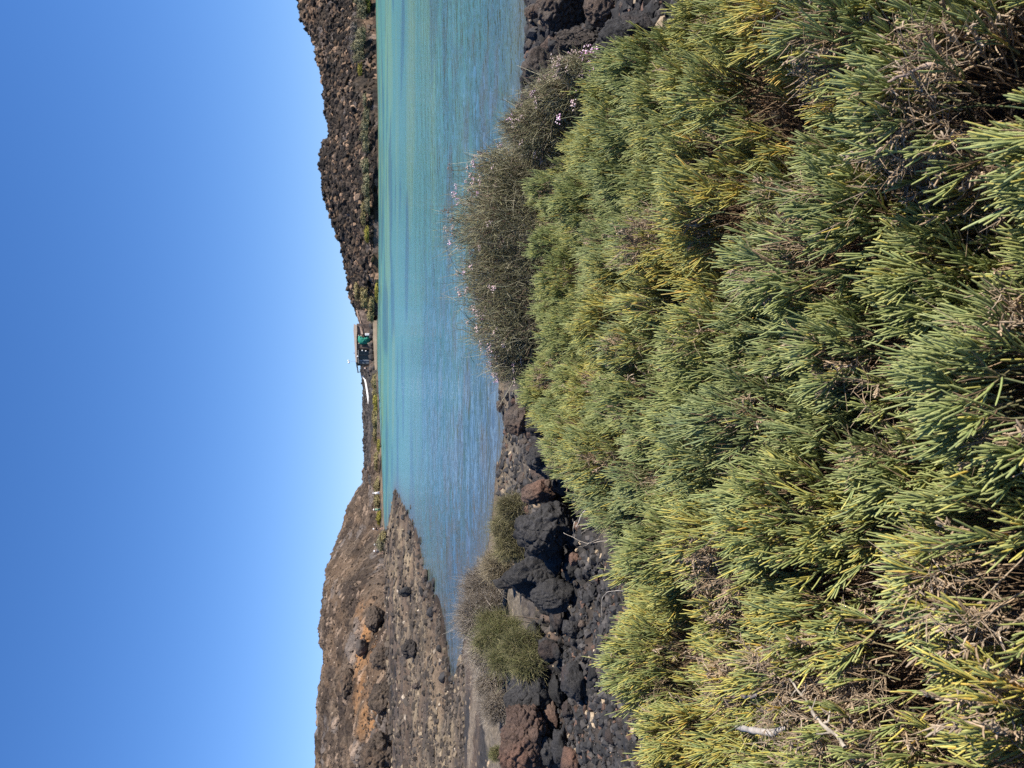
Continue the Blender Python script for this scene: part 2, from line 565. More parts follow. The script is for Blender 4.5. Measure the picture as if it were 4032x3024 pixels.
wn3 = noise_tex(nt, 1.3, 3, 0.5, vec=mp3.outputs[0])
wn1 = noise_tex(nt, 1.5, 3, 0.5, vec=mp1.outputs[0])
wn2 = noise_tex(nt, 1.2, 3, 0.5, vec=mp2.outputs[0])
ad = node(nt, "ShaderNodeMath", operation='MULTIPLY_ADD')
nt.links.new(wn2.outputs['Fac'], ad.inputs[0]); ad.inputs[1].default_value = 1.9
nt.links.new(wn1.outputs['Fac'], ad.inputs[2])
ad3 = node(nt, 'ShaderNodeMath', operation='MULTIPLY_ADD'); nt.links.new(wn3.outputs['Fac'], ad3.inputs[0]); ad3.inputs[1].default_value = 4.5; nt.links.new(ad.outputs[0], ad3.inputs[2])
bp = node(nt, "ShaderNodeBump"); bp.inputs['Strength'].default_value = 1.0; bp.inputs['Distance'].default_value = 0.082
ln_ = node(nt, 'ShaderNodeVectorMath', operation='LENGTH'); nt.links.new(geo.outputs['Position'], ln_.inputs[0])
mr_ = node(nt, 'ShaderNodeMapRange'); mr_.inputs['From Min'].default_value = 15; mr_.inputs['From Max'].default_value = 110; mr_.inputs['To Min'].default_value = 1.0; mr_.inputs['To Max'].default_value = 0.75
nt.links.new(ln_.outputs['Value'], mr_.inputs['Value']); nt.links.new(mr_.outputs[0], bp.inputs['Strength'])
nt.links.new(ad3.outputs[0], bp.inputs['Height'])
nt.links.new(bp.outputs[0], bs.inputs['Normal'])
kind(link("water", new_mesh("water", V, grid_quads(len(wr), len(wa)), None, col, mw)), "structure",
     "turquoise lagoon rippled by the wind, deep blue near the spit", "water")

# ------------------------------------------------------------------ hills beyond the water
SKYLINE = [(-1500, 1150), (-600, 1150), (-200, 1158), (0, 1168), (60, 1183), (104, 1197), (145, 1217), (190, 1231), (271, 1256), (339, 1270), (420, 1276), (497, 1288),
           (545, 1287), (565, 1274), (610, 1263), (690, 1261), (768, 1264), (836, 1285), (890, 1301), (949, 1335), (1016, 1351), (1084, 1364), (1152, 1376),
           (1197, 1385), (1220, 1394), (1274, 1404), (1320, 1415), (1400, 1424), (1460, 1424), (1513, 1425), (1580, 1428), (1671, 1432), (1762, 1434), (1843, 1434),
           (1852, 1428), (1897, 1428), (1942, 1396), (2001, 1364), (2055, 1349), (2113, 1331), (2181, 1301), (2271, 1279), (2362, 1267), (2452, 1259),
           (2565, 1256), (2750, 1254), (2900, 1255), (3024, 1256), (3400, 1258), (4500, 1280)]


def a_m(xi, yi):
    d = ray(xi, yi)
    return d[0] / d[1], d[2] / d[1]


SK = np.array(sorted(a_m(x, y) for y, x in SKYLINE))


class Hill:
    def __init__(s, sky_pts, base, depth, zb, shape, amp, cell, seed, back=1.5):
        s.sk = np.array(sorted(a_m(x, y) for y, x in sky_pts))
        s.base = np.array(sorted((a_m(1480, y)[0], Y) for y, Y in base))
        s.depth = depth; s.zb = zb; s.shape = shape; s.amp = amp; s.cell = cell; s.seed = seed; s.back = back

    def surf(s, a, t):
        Y0 = np.interp(a, s.base[:, 0], s.base[:, 1])
        Y = Y0 + s.depth * t
        zr = HC + np.interp(a, s.sk[:, 0], s.sk[:, 1]) * (Y0 + s.depth)
        tt = np.clip(t, 0, 1)
        z = s.zb + (zr - s.zb) * s.shape(tt)
        z = np.where(t > 1, z - (t - 1) ** 2 * s.depth * 0.35, z)
        return np.stack([a * Y, Y, z], -1)

    def rough(s, p, t):
        q = p / s.cell
        f1, f2, c = worley(q, s.seed)
        g1, g2, e = worley(q * 2.7, s.seed + 20)
        b = s.amp * (np.clip(0.75 - f1, 0, 1) * (0.3 + 1.2 * c) + 0.45 * np.clip(0.7 - g1, 0, 1) * (0.3 + e)) + s.amp * 0.7 * fbm(q / 3.5, 4, s.seed + 5) + s.amp * 1.1 * fbm(q / 9.0, 3, s.seed + 6)
        return b, c, e

    def at(s, xi, yi):
        """The place on this hill that the photo shows at a pixel."""
        a, m = a_m(xi, yi)
        t = np.linspace(0, 1, 400)
        p = s.surf(np.full(400, a), t)
        k = np.argmax(p[:, 2] >= HC + m * p[:, 1]) if (p[:, 2] >= HC + m * p[:, 1]).any() else 399
        return p[k]


SKY_R = [q for q in SKYLINE if q[0] <= 1240] + [(1300, 1425), (1400, 1455), (1500, 1470), (1700, 1478)]
SKY_M = [(300, 1445), (900, 1436), (1100, 1428), (1225, 1412), (1274, 1412), (1330, 1420), (1400, 1424), (1460, 1423)] + [q for q in SKYLINE if 1500 < q[0] < 1850] + [(1900, 1432), (2200, 1432), (2700, 1438)]
SKY_L = [(1700, 1475), (1800, 1452), (1845, 1434), (1856, 1428)] + [q for q in SKYLINE if q[0] >= 1897]
HILL_R = Hill(SKY_R, [(-1500, 262), (0, 246), (150, 232), (400, 206), (600, 196), (1100, 193), (1215, 203), (1275, 222), (1330, 232), (1700, 240)], 48, 0.7, lambda t: 0.18 * sstep(0, .12, t) + 0.82 * t ** 1.15, 0.95, 1.9, 100)
HILL_M = Hill(SKY_M, [(300, 235), (1240, 232), (1500, 208), (1760, 178), (1900, 160), (2700, 158)], 80, 1.3, lambda t: t ** 0.8, 0.55, 1.8, 140)
HILL_L = Hill(SKY_L, [(1700, 172), (1900, 153), (2080, 143), (2170, 122), (2300, 90), (2500, 74), (2750, 64), (3024, 56), (4500, 50)], 62, 1.0,
              lambda t: 0.10 * sstep(0, .16, t) + 0.90 * t ** 1.05, 0.62, 1.35, 160)
# skyline roughness comes from the displacement, so the ridges sit a little lower than the drawn line
for H in (HILL_R, HILL_M, HILL_L):
    H.sk[:, 1] -= H.amp * 0.55 / (H.base[:, 1].mean() + H.depth)


def build_hill(H, y0, y1, ncol, nrow, name, label, colour):
    a = np.linspace(a_m(1480, y0)[0], a_m(1480, y1)[0], ncol)
    t = np.concatenate([np.linspace(-0.03, 1, nrow), 1 + np.linspace(0, 0.6, 14)[1:]])
    A, T = np.meshgrid(a, t)
    A = A.ravel(); T = T.ravel()
    p = H.surf(A, T)
    b, c, e = H.rough(p, T)
    nrm = np.array((0.0, -0.55, 0.83))
    q = p + b[:, None] * nrm * sstep(-0.05, 0.06, T)[:, None]
    q[:, 2] -= np.where(T < 0, 1.5, 0)
    me = new_mesh(name, q, grid_quads(len(t), ncol), None, colour(p, T, c, e, A), M_HILL, smooth=False)
    return kind(link(name, me), "structure", label, "hill")


def col_right(p, t, c, e, a):
    base = mixc((0.024, 0.020, 0.017), (0.062, 0.046, 0.033), sstep(-0.5, 0.5, fbm(p / 6, 4, 71)))
    base = mixc(base, (0.15, 0.095, 0.06), sstep(0.2, 0.8, fbm(p / np.array((14, 14, 8)), 3, 72)) * 0.7)
    base = base * (0.55 + 0.9 * e)[:, None]
    base = mixc(base, (0.34, 0.22, 0.14), (c > 0.91) * 0.7)
    base = mixc(base, (0.16, 0.135, 0.12), sstep(0.35, 0.6, fbm(p / np.array((5, 9, 4.)), 3, 73)) * 0.5)
    return base


def col_mid(p, t, c, e, a):
    base = mixc((0.045, 0.040, 0.036), (0.085, 0.072, 0.06), sstep(-0.5, 0.5, fbm(p / 6, 4, 81)))
    return base * (0.6 + 0.8 * e)[:, None]


def col_left(p, t, c, e, a):
    base = mixc((0.048, 0.035, 0.026), (0.105, 0.076, 0.053), sstep(-0.5, 0.5, fbm(p / 5, 5, 91)))
    base = base * (0.65 + 0.7 * e)[:, None]
    streak = fbm(np.stack([p[:, 0] * 0.6 + p[:, 2] * 0.9, p[:, 1] * 0.05, p[:, 2] * 0.1], 1), 4, 92)
    base = mixc(base, (0.15, 0.098, 0.06), sstep(0.0, 0.7, streak) * 0.5)
    orange = np.exp(-((t - 0.17 - 0.03 * streak) / 0.055) ** 2) * sstep(-0.26, -0.30, a) * (0.55 + 0.6 * fbm(p / 3.0, 3, 93))
    base = mixc(base, (0.30, 0.155, 0.066), np.clip(orange * 1.5, 0, 0.95))
    base = mixc(base, (0.15, 0.13, 0.115), sstep(0.45, 0.65, fbm(p / np.array((4.5, 9, 2.2)), 3, 94)) * 0.55)
    base = mixc(base, (0.28, 0.20, 0.14), (c > 0.93) * 0.6)
    return base


build_hill(HILL_R, -1500, 1640, 1100, 170, "hill", "steep dark lava rubble hill rising behind the shore shrubs", col_right)
build_hill(HILL_M, 300, 2600, 640, 60, "hill", "low black lava field on the skyline behind the white wall", col_mid)
build_hill(HILL_L, 1720, 4400, 1000, 210, "hill", "broad brown gravel hill with an orange band along its foot", col_left)
# ------------------------------------------------------------------ rocks
def ico(sub):
    bm = bmesh.new()
    bmesh.ops.create_icosphere(bm, subdivisions=sub, radius=1)
    v = np.array([x.co[:] for x in bm.verts])
    t = np.array([[y.index for y in x.verts] for x in bm.faces])
    bm.free()
    return v, t


ICO = {k: ico(k) for k in (1, 2, 3, 4, 5, 6)}


def rock_shape(seed, sub, facets=7, rough=1.0, pits=()):
    v, t = ICO[sub]
    g = np.random.default_rng(seed)
    s = g.uniform(-50, 50, 3)
    r = 1 + 0.22 * fbm(v * 1.1 + s, 3, seed)
    for k in range(facets):
        n = unit(g.normal(size=3)); c = g.uniform(0.62, 0.92)
        dn = v @ n
        r = np.where(dn > 0.05, np.minimum(r, c / np.maximum(dn, 0.05) + 0.03), r)
    p = v * r[:, None]
    rid = 1 - np.abs(fbm(p * 2.3 + s, 4, seed + 3))
    w1, w2, wc = worley(p * 2.6 + s, seed + 6)
    crack = np.clip(w2 - w1, 0, 0.14) / 0.14
    dsp = 0.10 * (rid - 0.6) - 0.085 * (1 - crack) + 0.035 * fbm(p * 5 + s, 4, seed + 8, 0.55)
    if sub >= 4:
        x1, x2, xc = worley(p * 8 + s, seed + 12)
        dsp = dsp + 0.012 * np.clip(0.5 - x1, -0.3, 0.5)
    for dr, rad_, dep in pits:
        c = v @ unit(np.array(dr, float))
        dsp = dsp - dep * np.exp(-((1 - c) / rad_) ** 2)
    return p + v * (dsp * rough)[:, None], t


def ground_hit(xi, yi, lo=2.0, hi=130.0):
    dd = ray(xi, yi)
    ys = np.geomspace(lo, hi, 700)
    pts = np.array((0, 0, HC)) + dd * (ys / dd[1])[:, None]
    gz = ground_full(pts[:, :2])
    k = np.argmax(pts[:, 2] <= gz)
    return np.array((pts[k, 0], pts[k, 1], gz[k]))


def boulder(name, label, cat, mat, x0, x1, y0, y1, seed, sub=5, pits=(), thick=0.8, place=None, sink=0.12, group=None, rough=1.0, facets=7, push=0.0):
    """A rock seen between pixel rows x0..x1 (top..foot) and columns y0..y1 of the photo, resting where its foot is seen."""
    yc = (y0 + y1) / 2
    base = ground_hit(x1, yc) if place is None else place(x1, yc)
    depth = base[1]
    w = (y1 - y0) / FPX * depth / CP * 0.5
    hgt = (x1 - x0) / FPX * depth * 1.04 * 0.5
    v, t = rock_shape(seed, sub, facets, rough, pits)
    lo, hi = v.min(0), v.max(0)
    v = (v - (lo + hi) / 2) / ((hi - lo) / 2)
    sz = np.array((w, w * thick, hgt * (1 + sink)))
    if place is not None:
        sink = sink + 0.25; rough = rough
    v = v * sz
    v[:, 2] += hgt * (1 - sink)
    me = new_mesh(name, v, None, t, None, mat, smooth=True)
    o = link(name, me, loc=(base[0], base[1] + w * thick * 0.5 + push, base[2]))
    return tag(o, label, cat, group)


B = "boulder"
# near lava between the samphire and the water
boulder("lava_boulder", "large black lava boulder left of the reddish boulder, above the bare white twig", B, M_LAVA, 2045, 2275, 1975, 2215, 11, 6, thick=0.8)
boulder("lava_boulder", "black knobbly lava boulder with a deep dark hollow facing the dry grey shrub", B, M_LAVA, 1985, 2215, 2165, 2400, 12, 6, thick=0.7, pits=(((-0.35, -0.75, 0.55), 0.10, 0.75),))
boulder("lava_boulder", "jagged black lava rock in front of the hollow boulder, over the gravel", B, M_LAVA, 2105, 2270, 2280, 2425, 13, 5, thick=0.8)
boulder("lava_boulder", "thin upright lava rib standing at the mouth of the dark hollow", B, M_LAVA, 1962, 2065, 2300, 2350, 14, 4, thick=1.2, push=0.4)
boulder("lava_boulder", "round pitted lava lump lying in the shade above the gravel", B, M_LAVA, 2225, 2295, 2440, 2512, 15, 5, thick=1.0)
boulder("lava_boulder", "grey leaning lava slab between the two largest black rock masses", B, M_LAVA, 2120, 2215, 2515, 2612, 16, 5, thick=0.7)
boulder("lava_boulder", "smooth grey black boulder overhanging a black gap, beside the rusty clinker", B, M_LAVA, 1990, 2190, 2640, 2865, 17, 6, thick=0.8, rough=0.7)
boulder("lava_boulder", "rusty clinkery lava mass at the picture's lower left edge", B, M_LAVA_RUST, 1965, 2170, 2790, 3090, 18, 6, thick=0.7, rough=1.3)
boulder("lava_boulder", "reddish brown boulder beside the olive shrub, just above the samphire tips", B, M_LAVA_RUST, 2075, 2205, 1885, 1990, 19, 5, thick=0.9, rough=0.6)
boulder("lava_boulder", "low brown rock slab at the water's edge in the centre of the near shore", B, M_LAVA_BROWN, 1990, 2085, 1590, 1720, 20, 5, thick=1.2)
boulder("lava_boulder", "dark jagged rock with a black cleft right of the reddish boulder", B, M_LAVA, 2085, 2235, 1735, 1895, 21, 6, thick=0.8, pits=(((-0.2, -0.9, 0.3), 0.09, 0.5),))
boulder("lava_boulder", "dark rock under the dry twigs at the flowered shrub's left foot", B, M_LAVA, 2080, 2190, 1590, 1735, 22, 5, thick=0.9)
boulder("lava_boulder", "small dark stone standing in the water's edge below the centre shore", B, M_LAVA_BROWN, 1957, 1985, 1575, 1625, 23, 4, thick=0.9)
boulder("lava_boulder", "grey rock lump between the reddish boulder and the big black boulder", B, M_LAVA, 2150, 2240, 1960, 2050, 24, 5, thick=0.9)
bk = np.random.default_rng(88)
for k in range(26):
    yi = 1990 + 1060 * (k + 0.5) / 26 + bk.uniform(-25, 25)
    xi = bk.uniform(2130, 2300)
    w = bk.uniform(28, 85); hh = w * bk.uniform(0.7, 1.2)
    boulder("lava_block", "jagged black lava block in the bank between the big boulders and the gravel", "rock", M_LAVA if k % 5 else M_LAVA_RUST, xi - hh, xi + 6, yi - w, yi + w, 120 + k, 4,
            group="lava blocks of the black bank", rough=1.2, thick=0.9)
# right shore
boulder("shore_boulder", "pale tan rock standing in the water at the right shore", B, M_LAVA_BROWN, 2090, 2150, 10, 78, 31, 5, thick=0.9)
boulder("shore_boulder", "dark brown rock mass with deep cracks at the picture's right edge", B, M_LAVA_BROWN, 2120, 2340, -120, 120, 32, 6, thick=0.8, rough=1.3)
boulder("shore_boulder", "blocky brown rock with dark clefts behind the pink thrift flowers", B, M_LAVA_BROWN, 2190, 2350, 100, 230, 33, 6, thick=0.8, rough=1.2)
boulder("shore_boulder", "large smooth grey rock beside the yellow green samphire on the right", B, M_LAVA, 2360, 2600, 20, 250, 34, 6, thick=0.8, rough=0.7)
boulder("shore_boulder", "grey green rock with a dark eye shaped pit near the flowered shrub", B, M_LAVA_BROWN, 2205, 2300, 170, 262, 35, 5, thick=0.9, pits=(((-0.5, -0.8, 0.3), 0.05, 0.3),))
boulder("shore_boulder", "brown rock low on the waterline behind the flowered shrub's right end", B, M_LAVA_BROWN, 2060, 2200, 190, 350, 36, 5, thick=0.8)
boulder("shore_boulder", "tan rough rock above the large smooth grey rock", B, M_LAVA_BROWN, 2300, 2420, -60, 90, 37, 5, thick=0.8)

# rocks of the hill and the spit
M_HILLROCK = mat_rock('hill_rock', (0.05, 0.039, 0.031), (0.125, 0.093, 0.068), (0.15, 0.10, 0.066), 0.45, 0.5, 3.0)
HB = HILL_L.at
boulder("hill_boulder", "overhanging brown outcrop in the middle of the hillside with a shadow below", B, M_HILLROCK, 1432, 1500, 2390, 2492, 41, 5, place=HB, thick=0.9)
boulder("hill_boulder", "rounded black boulder alone on the pale spit below the orange band", B, M_LAVA, 1573, 1622, 2312, 2352, 42, 5, thick=0.9, rough=0.5, facets=3)
boulder("hill_boulder", "big dark double boulder where the hill foot meets the spit", B, M_HILLROCK, 1520, 1605, 2525, 2640, 43, 5, place=HB, thick=0.8)
boulder("hill_boulder", "black rock leaning on the big dark double boulder", B, M_LAVA_FAR, 1585, 1645, 2520, 2600, 44, 5, thick=0.9)
boulder("hill_boulder", "long dark outcrop over a black shadow on the lower hillside", B, M_HILLROCK, 1490, 1595, 2690, 2820, 45, 5, place=HB, thick=0.8, rough=1.3)
boulder("hill_boulder", "large clinkery outcrop at the hill foot on the picture's lower edge", B, M_HILLROCK, 1480, 1635, 2890, 3100, 46, 6, place=HB, thick=0.7, rough=1.2)
boulder("hill_boulder", "flat pale brown boulder sunk in the middle of the slope", B, M_LAVA_BROWN, 1398, 1440, 2520, 2592, 47, 4, place=HB, thick=0.8, rough=0.4, facets=2)
boulder("hill_boulder", "cluster of brown blocks on the upper slope above the long dark outcrop", B, M_HILLROCK, 1335, 1400, 2640, 2765, 48, 5, place=HB, thick=0.8, rough=1.4)
boulder("hill_boulder", "small dark block just below the flat pale brown boulder", B, M_HILLROCK, 1473, 1505, 2585, 2622, 49, 4, place=HB)
boulder("hill_boulder", "light block with a white fleck beside the hill's path on the slope", B, M_LAVA_BROWN, 1455, 1500, 2870, 2935, 50, 4, place=HB)
boulder("hill_boulder", "grey cube shaped stone at the foot of the slope above the sand", B, M_LAVA_BROWN, 1623, 1650, 2690, 2715, 51, 4)
boulder("water_rock", "larger brown rock poking out of the water off the spit", B, M_LAVA_BROWN, 1664, 1690, 2243, 2292, 52, 4)
boulder("water_rock", "smaller brown rock in the water beside the larger one off the spit", B, M_LAVA_BROWN, 1680, 1696, 2294, 2322, 53, 4)
boulder("water_rock", "pointed dark stone alone in the narrow blue bay", B, M_LAVA_BROWN, 1778, 1803, 2318, 2362, 54, 4)
boulder("water_rock", "tiny dark stone in the narrow bay nearer the spit", B, M_LAVA_BROWN, 1752, 1769, 2372, 2394, 55, 4)

# stones one could count: copies of a few meshes
STONES = [new_mesh("stone", rock_shape(200 + k, 3, 6)[0], None, ICO[3][1], None, [M_LAVA, M_LAVA, M_LAVA_BROWN, M_LAVA][k % 4]) for k in range(8)]
M_PALE = mat_plain("pale_shell_stone", (0.62, 0.52, 0.36), 0.8, 0.25, 12, 0.2)
PALE_ME = [new_mesh("pale_stone", rock_shape(230 + k, 2, 5)[0] * np.array((1, 0.7, 0.5)), None, ICO[2][1], None, M_PALE) for k in range(3)]


def scatter_stones(n, xr, yr, size, label, group, seed, meshes=STONES, name="lava_stone", cond=None):
    g = np.random.default_rng(seed)
    for k in range(n):
        for _ in range(30):
            xi = g.uniform(*xr); yi = g.uniform(*yr)
            p = ground_hit(xi, yi)
            if cond is None or cond(p):
                break
        s = size[0] * (size[1] / size[0]) ** (g.random() ** 1.8) * 0.5
        o = link(name, meshes[int(g.integers(len(meshes)))], loc=(p[0], p[1], p[2] + s * 0.25))
        o.scale = (s * g.uniform(0.8, 1.3), s * g.uniform(0.8, 1.3), s * g.uniform(0.55, 1.0))
        o.rotation_euler = (g.uniform(-.5, .5), g.uniform(-.5, .5), g.uniform(0, 6.28))
        tag(o, label, "stone", group)


scatter_stones(125, (2215, 2640), (2230, 3060), (0.03, 0.13), "dark lava stone lying loose on the black gravel bank left of the samphire", "loose lava stones on the gravel bank", 301)
scatter_stones(14, (2200, 2600), (2300, 3024), (0.02, 0.05), "small cream coloured shell or pebble lying on the black gravel bank", "pale pebbles on the gravel bank", 302, PALE_ME, "pale_pebble")
scatter_stones(50, (2000, 2330), (1560, 2000), (0.05, 0.30), "dark stone among the rocks between the samphire and the centre shore", "stones on the centre shore", 303)
scatter_stones(52, (2075, 2560), (-20, 330), (0.06, 0.38), "brown lava stone among the boulders of the right shore", "stones on the right shore", 304)
scatter_stones(70, (1560, 1790), (1960, 2720), (0.12, 0.5), "brown stone lying along the waterline of the sand spit", "stones along the spit's edge", 305,
               cond=lambda p: p[0] < -2 and abs(lake_dist(np.array([p[:2]]))[0]) < 1.0 and p[1] > 24)


# ------------------------------------------------------------------ rubble and gravel nobody could count
def rock_cloud(P, S, cols, sub, seed, flat=0.75):
    v, t = ICO[sub]
    g = np.random.default_rng(seed)
    N = len(P)
    sc = S[:, None] * g.uniform(0.7, 1.3, (N, 3)) * np.array((1, 1, flat))
    jit = 1 + 0.36 * g.uniform(-1, 1, (N, len(v), 1))
    a = g.uniform(0, 6.28, N); b = g.uniform(-0.6, 0.6, N)
    W = v[None] * jit * sc[:, None, :]
    y = W[:, :, 1] * np.cos(b)[:, None] - W[:, :, 2] * np.sin(b)[:, None]
    z_ = W[:, :, 1] * np.sin(b)[:, None] + W[:, :, 2] * np.cos(b)[:, None]
    x = W[:, :, 0] * np.cos(a)[:, None] - y * np.sin(a)[:, None]
    y = W[:, :, 0] * np.sin(a)[:, None] + y * np.cos(a)[:, None]
    W = np.stack([x, y, z_], -1) + P[:, None, :]
    T = (t[None] + (np.arange(N) * len(v))[:, None, None]).reshape(-1, 3)
    return W.reshape(-1, 3), T, np.repeat(cols, len(v), 0)


def hill_rubble(H, n, y0, y1, tr, size, seed, tones, name, label):
    g = np.random.default_rng(seed)
    a = g.uniform(a_m(1480, y1)[0], a_m(1480, y0)[0], n)
    t = g.uniform(*tr, n)
    p = H.surf(a, t)
    b, c, e = H.rough(p, t)
    p = p + b[:, None] * np.array((0, -0.55, 0.83)) * 0.9
    s = size[0] * (size[1] / size[0]) ** (g.random(n) ** 2.8) * 0.5
    pick = g.choice(len(tones), n, p=[q[1] for q in tones])
    cc = np.array([q[0] for q in tones])[pick] * g.uniform(0.6, 1.3, (n, 1))
    V, T, Cc = rock_cloud(p, s, cc, 1, seed)
    kind(link(name, new_mesh(name, V, None, T, Cc, M_RUBBLE, smooth=False)), "stuff", label, "rubble")


hill_rubble(HILL_R, 13500, -300, 1250, (0, 1.03), (0.30, 2.4), 401,
            [((0.028, 0.023, 0.019), 0.52), ((0.062, 0.046, 0.034), 0.345), ((0.14, 0.092, 0.056), 0.10), ((0.28, 0.185, 0.12), 0.035)],
            "lava_rubble", "black and brown lava rubble covering the steep hill")
hill_rubble(HILL_L, 9000, 1850, 3200, (0, 1.02), (0.12, 0.55), 402,
            [((0.042, 0.031, 0.024), 0.45), ((0.09, 0.066, 0.046), 0.42), ((0.16, 0.115, 0.08), 0.115), ((0.32, 0.25, 0.18), 0.015)],
            "lava_rubble", "brown stones strewn over the broad gravel hill")
hill_rubble(HILL_M, 2500, 1330, 1950, (0.3, 1.0), (0.5, 1.5), 403,
            [((0.04, 0.036, 0.033), 0.6), ((0.08, 0.066, 0.055), 0.4)],
            "lava_rubble", "black lava blocks of the low field on the skyline")


def gravel(n, xr, yr, size, seed, tones, name, label, cond=None, sub=1):
    g = np.random.default_rng(seed)
    xi = g.uniform(*xr, n); yi = g.uniform(*yr, n)
    # drop straight down from the sight line onto the ground
    P = np.stack([on_z(a, b, 0.9) for a, b in zip(xi, yi)])
    for _ in range(6):
        gz = ground_full(P[:, :2])
        P = np.stack([on_z(a, b, zz_) for a, b, zz_ in zip(xi, yi, gz)])
    gz, dd, rr = ground_base(P[:, :2])
    gz = ground_full(P[:, :2])
    keep = (dd > 0.0) & (rr < 140)
    if cond is not None:
        keep &= cond(P, dd, rr)
    P = P[keep]; P[:, 2] = gz[keep] + 0.005
    n = len(P)
    s = size[0] * (size[1] / size[0]) ** (g.random(n) ** 2.0) * 0.5 * np.maximum(1, rr[keep] / 9)
    pick = g.choice(len(tones), n, p=[q[1] for q in tones])
    cc = np.array([q[0] for q in tones])[pick] * g.uniform(0.6, 1.35, (n, 1))
    V, T, Cc = rock_cloud(P, s, cc, sub, seed)
    kind(link(name, new_mesh(name, V, None, T, Cc, M_GRAVEL, smooth=False)), "stuff", label, "gravel")


LT = [((0.040, 0.038, 0.037), 0.64), ((0.070, 0.063, 0.058), 0.25), ((0.12, 0.075, 0.055), 0.085), ((0.34, 0.26, 0.17), 0.025)]
gravel(8500, (2180, 2720), (2180, 3100), (0.016, 0.10), 411, LT, "gravel", "black lava gravel on the bank left of the samphire")
gravel(2600, (1960, 2360), (1540, 2250), (0.02, 0.12), 412, LT, "gravel", "stony ground between the near rocks and the water")
gravel(2400, (2050, 2680), (-60, 420), (0.02, 0.16), 413, LT, "gravel", "stony ground among the right shore boulders")
gravel(5200, (1500, 1830), (1920, 3080), (0.02, 0.09), 414,
       [((0.055, 0.045, 0.036), 0.475), ((0.10, 0.078, 0.058), 0.36), ((0.19, 0.145, 0.095), 0.15), ((0.36, 0.29, 0.21), 0.015)],
       "gravel", "grey and tan stones strewn over the spit", cond=lambda P, d_, r_: (P[:, 0] < -2) & (r_ > 20))
# ------------------------------------------------------------------ the foreground samphire: one mat of low bushes
EDGE = [(-700, 2640), (-200, 2640), (0, 2625), (130, 2590), (220, 2470), (300, 2400), (400, 2300), (520, 2240), (620, 2190), (800, 2110), (1000, 2095), (1100, 2095), (1250, 2140),
        (1400, 2125), (1550, 2110), (1640, 2135), (1750, 2190), (1850, 2290), (1950, 2250), (2050, 2330), (2200, 2390), (2350, 2430), (2500, 2450),
        (2700, 2490), (2850, 2530), (3000, 2600), (3200, 2640), (3700, 2700)]
MAT_TOP = 1.78
edge_xy = np.array([on_z(x + 25 + np.interp(y, [0, 300, 600, 1800, 2050, 4000], [65, 45, 0, 0, 75, 75]), y, 1.50)[:2] for y, x in EDGE])
edge_a = edge_xy[:, 0] / edge_xy[:, 1]
order = np.argsort(edge_a)
edge_a = edge_a[order]; edge_r = edge_xy[order, 1]


def mat_room(xy):
    """Metres (along the line of sight) left to the far edge of the bushes; negative outside."""
    y = np.maximum(xy[:, 1], 0.05)
    return np.interp(xy[:, 0] / y, edge_a, edge_r) - xy[:, 1]


# (xi, yi, yellow, dead, blue, label)
BUSHES = [
    (2260, 980, 0.20, 0.02, 0.25, "fresh green samphire bush directly in front of the pink flowered shrub's middle"),
    (2300, 1440, 0.30, 0.30, 0.05, "samphire bush with a pale tuft of dry twigs on the tip nearest the water"),
    (2440, 600, 0.22, 0.02, 0.20, "green samphire bush with long arching sprays before the flowered shrub's right end"),
    (2720, 160, 0.42, 0.04, 0.0, "yellow green samphire bush in front of the right shore boulders"),
    (2420, 1800, 0.12, 0.08, 0.55, "blue green samphire bush hanging over the dark lava below the reddish boulder"),
    (2560, 2260, 0.38, 0.22, 0.1, "yellowish samphire bush edging the gravel bank, tangled with dry stalks"),
    (2760, 2720, 0.46, 0.30, 0.0, "short yellow samphire bush between the gravel bank and the grey driftwood"),
    (2720, 1240, 0.26, 0.16, 0.15, "samphire bush with a brown twiggy hollow in its middle, behind the front rows"),
    (2820, 780, 0.50, 0.05, 0.0, "golden yellow samphire bush on the right, behind the thick green sprays"),
    (3080, 280, 0.55, 0.22, 0.0, "samphire bush with orange shoots beside the grey dead patch on the right"),
    (3160, 960, 0.28, 0.05, 0.25, "large green samphire bush with dense sprays right of the picture's middle"),
    (3020, 1680, 0.10, 0.20, 0.60, "dark blue green samphire bush with black gaps below the hanging bush"),
    (3160, 2260, 0.28, 0.42, 0.15, "samphire bush crowded with brown knobbly seed heads near the driftwood"),
    (3280, 2860, 0.34, 0.80, 0.0, "mostly dead grey samphire bush around the driftwood at the lower left"),
    (3640, 360, 0.34, 0.62, 0.05, "samphire bush with a wide patch of grey dead twigs on the near right"),
    (3640, 1100, 0.30, 0.12, 0.30, "thick shooted samphire bush near the camera, green with yellow bases"),
    (3640, 1720, 0.16, 0.34, 0.45, "near samphire bush with a dark brown hollow of bare twigs"),
    (3640, 2300, 0.26, 0.22, 0.45, "near blue green samphire bush right of the grey dead bush"),
    (3880, 2860, 0.40, 0.60, 0.0, "near samphire bush of grey twigs with a few yellow shoots in the corner"),
]
bush_xy = np.array([on_z(b[0], b[1], MAT_TOP)[:2] for b in BUSHES])
g = np.random.default_rng(51)

# hummocks: small domes that make up the bushes
cand = np.stack([g.uniform(-5.0, 5.0, 70000), g.uniform(0.15, 7.4, 70000)], 1)
rm = mat_room(cand)
ok = (rm > 0.10) & (np.abs(cand[:, 0]) < 0.72 * cand[:, 1] + 0.9)
cand = cand[ok]
hum = []
for c in cand:
    need = 0.18 + 0.018 * c[1]
    if all((c[0] - q[0]) ** 2 + (c[1] - q[1]) ** 2 > need * need for q in hum):
        hum.append(c)
    if len(hum) > 760:
        break
hum = np.array(hum)
H_R = g.uniform(0.16, 0.28, len(hum)) * (1 + 0.05 * hum[:, 1])
H_H = g.uniform(0.04, 0.34, len(hum))


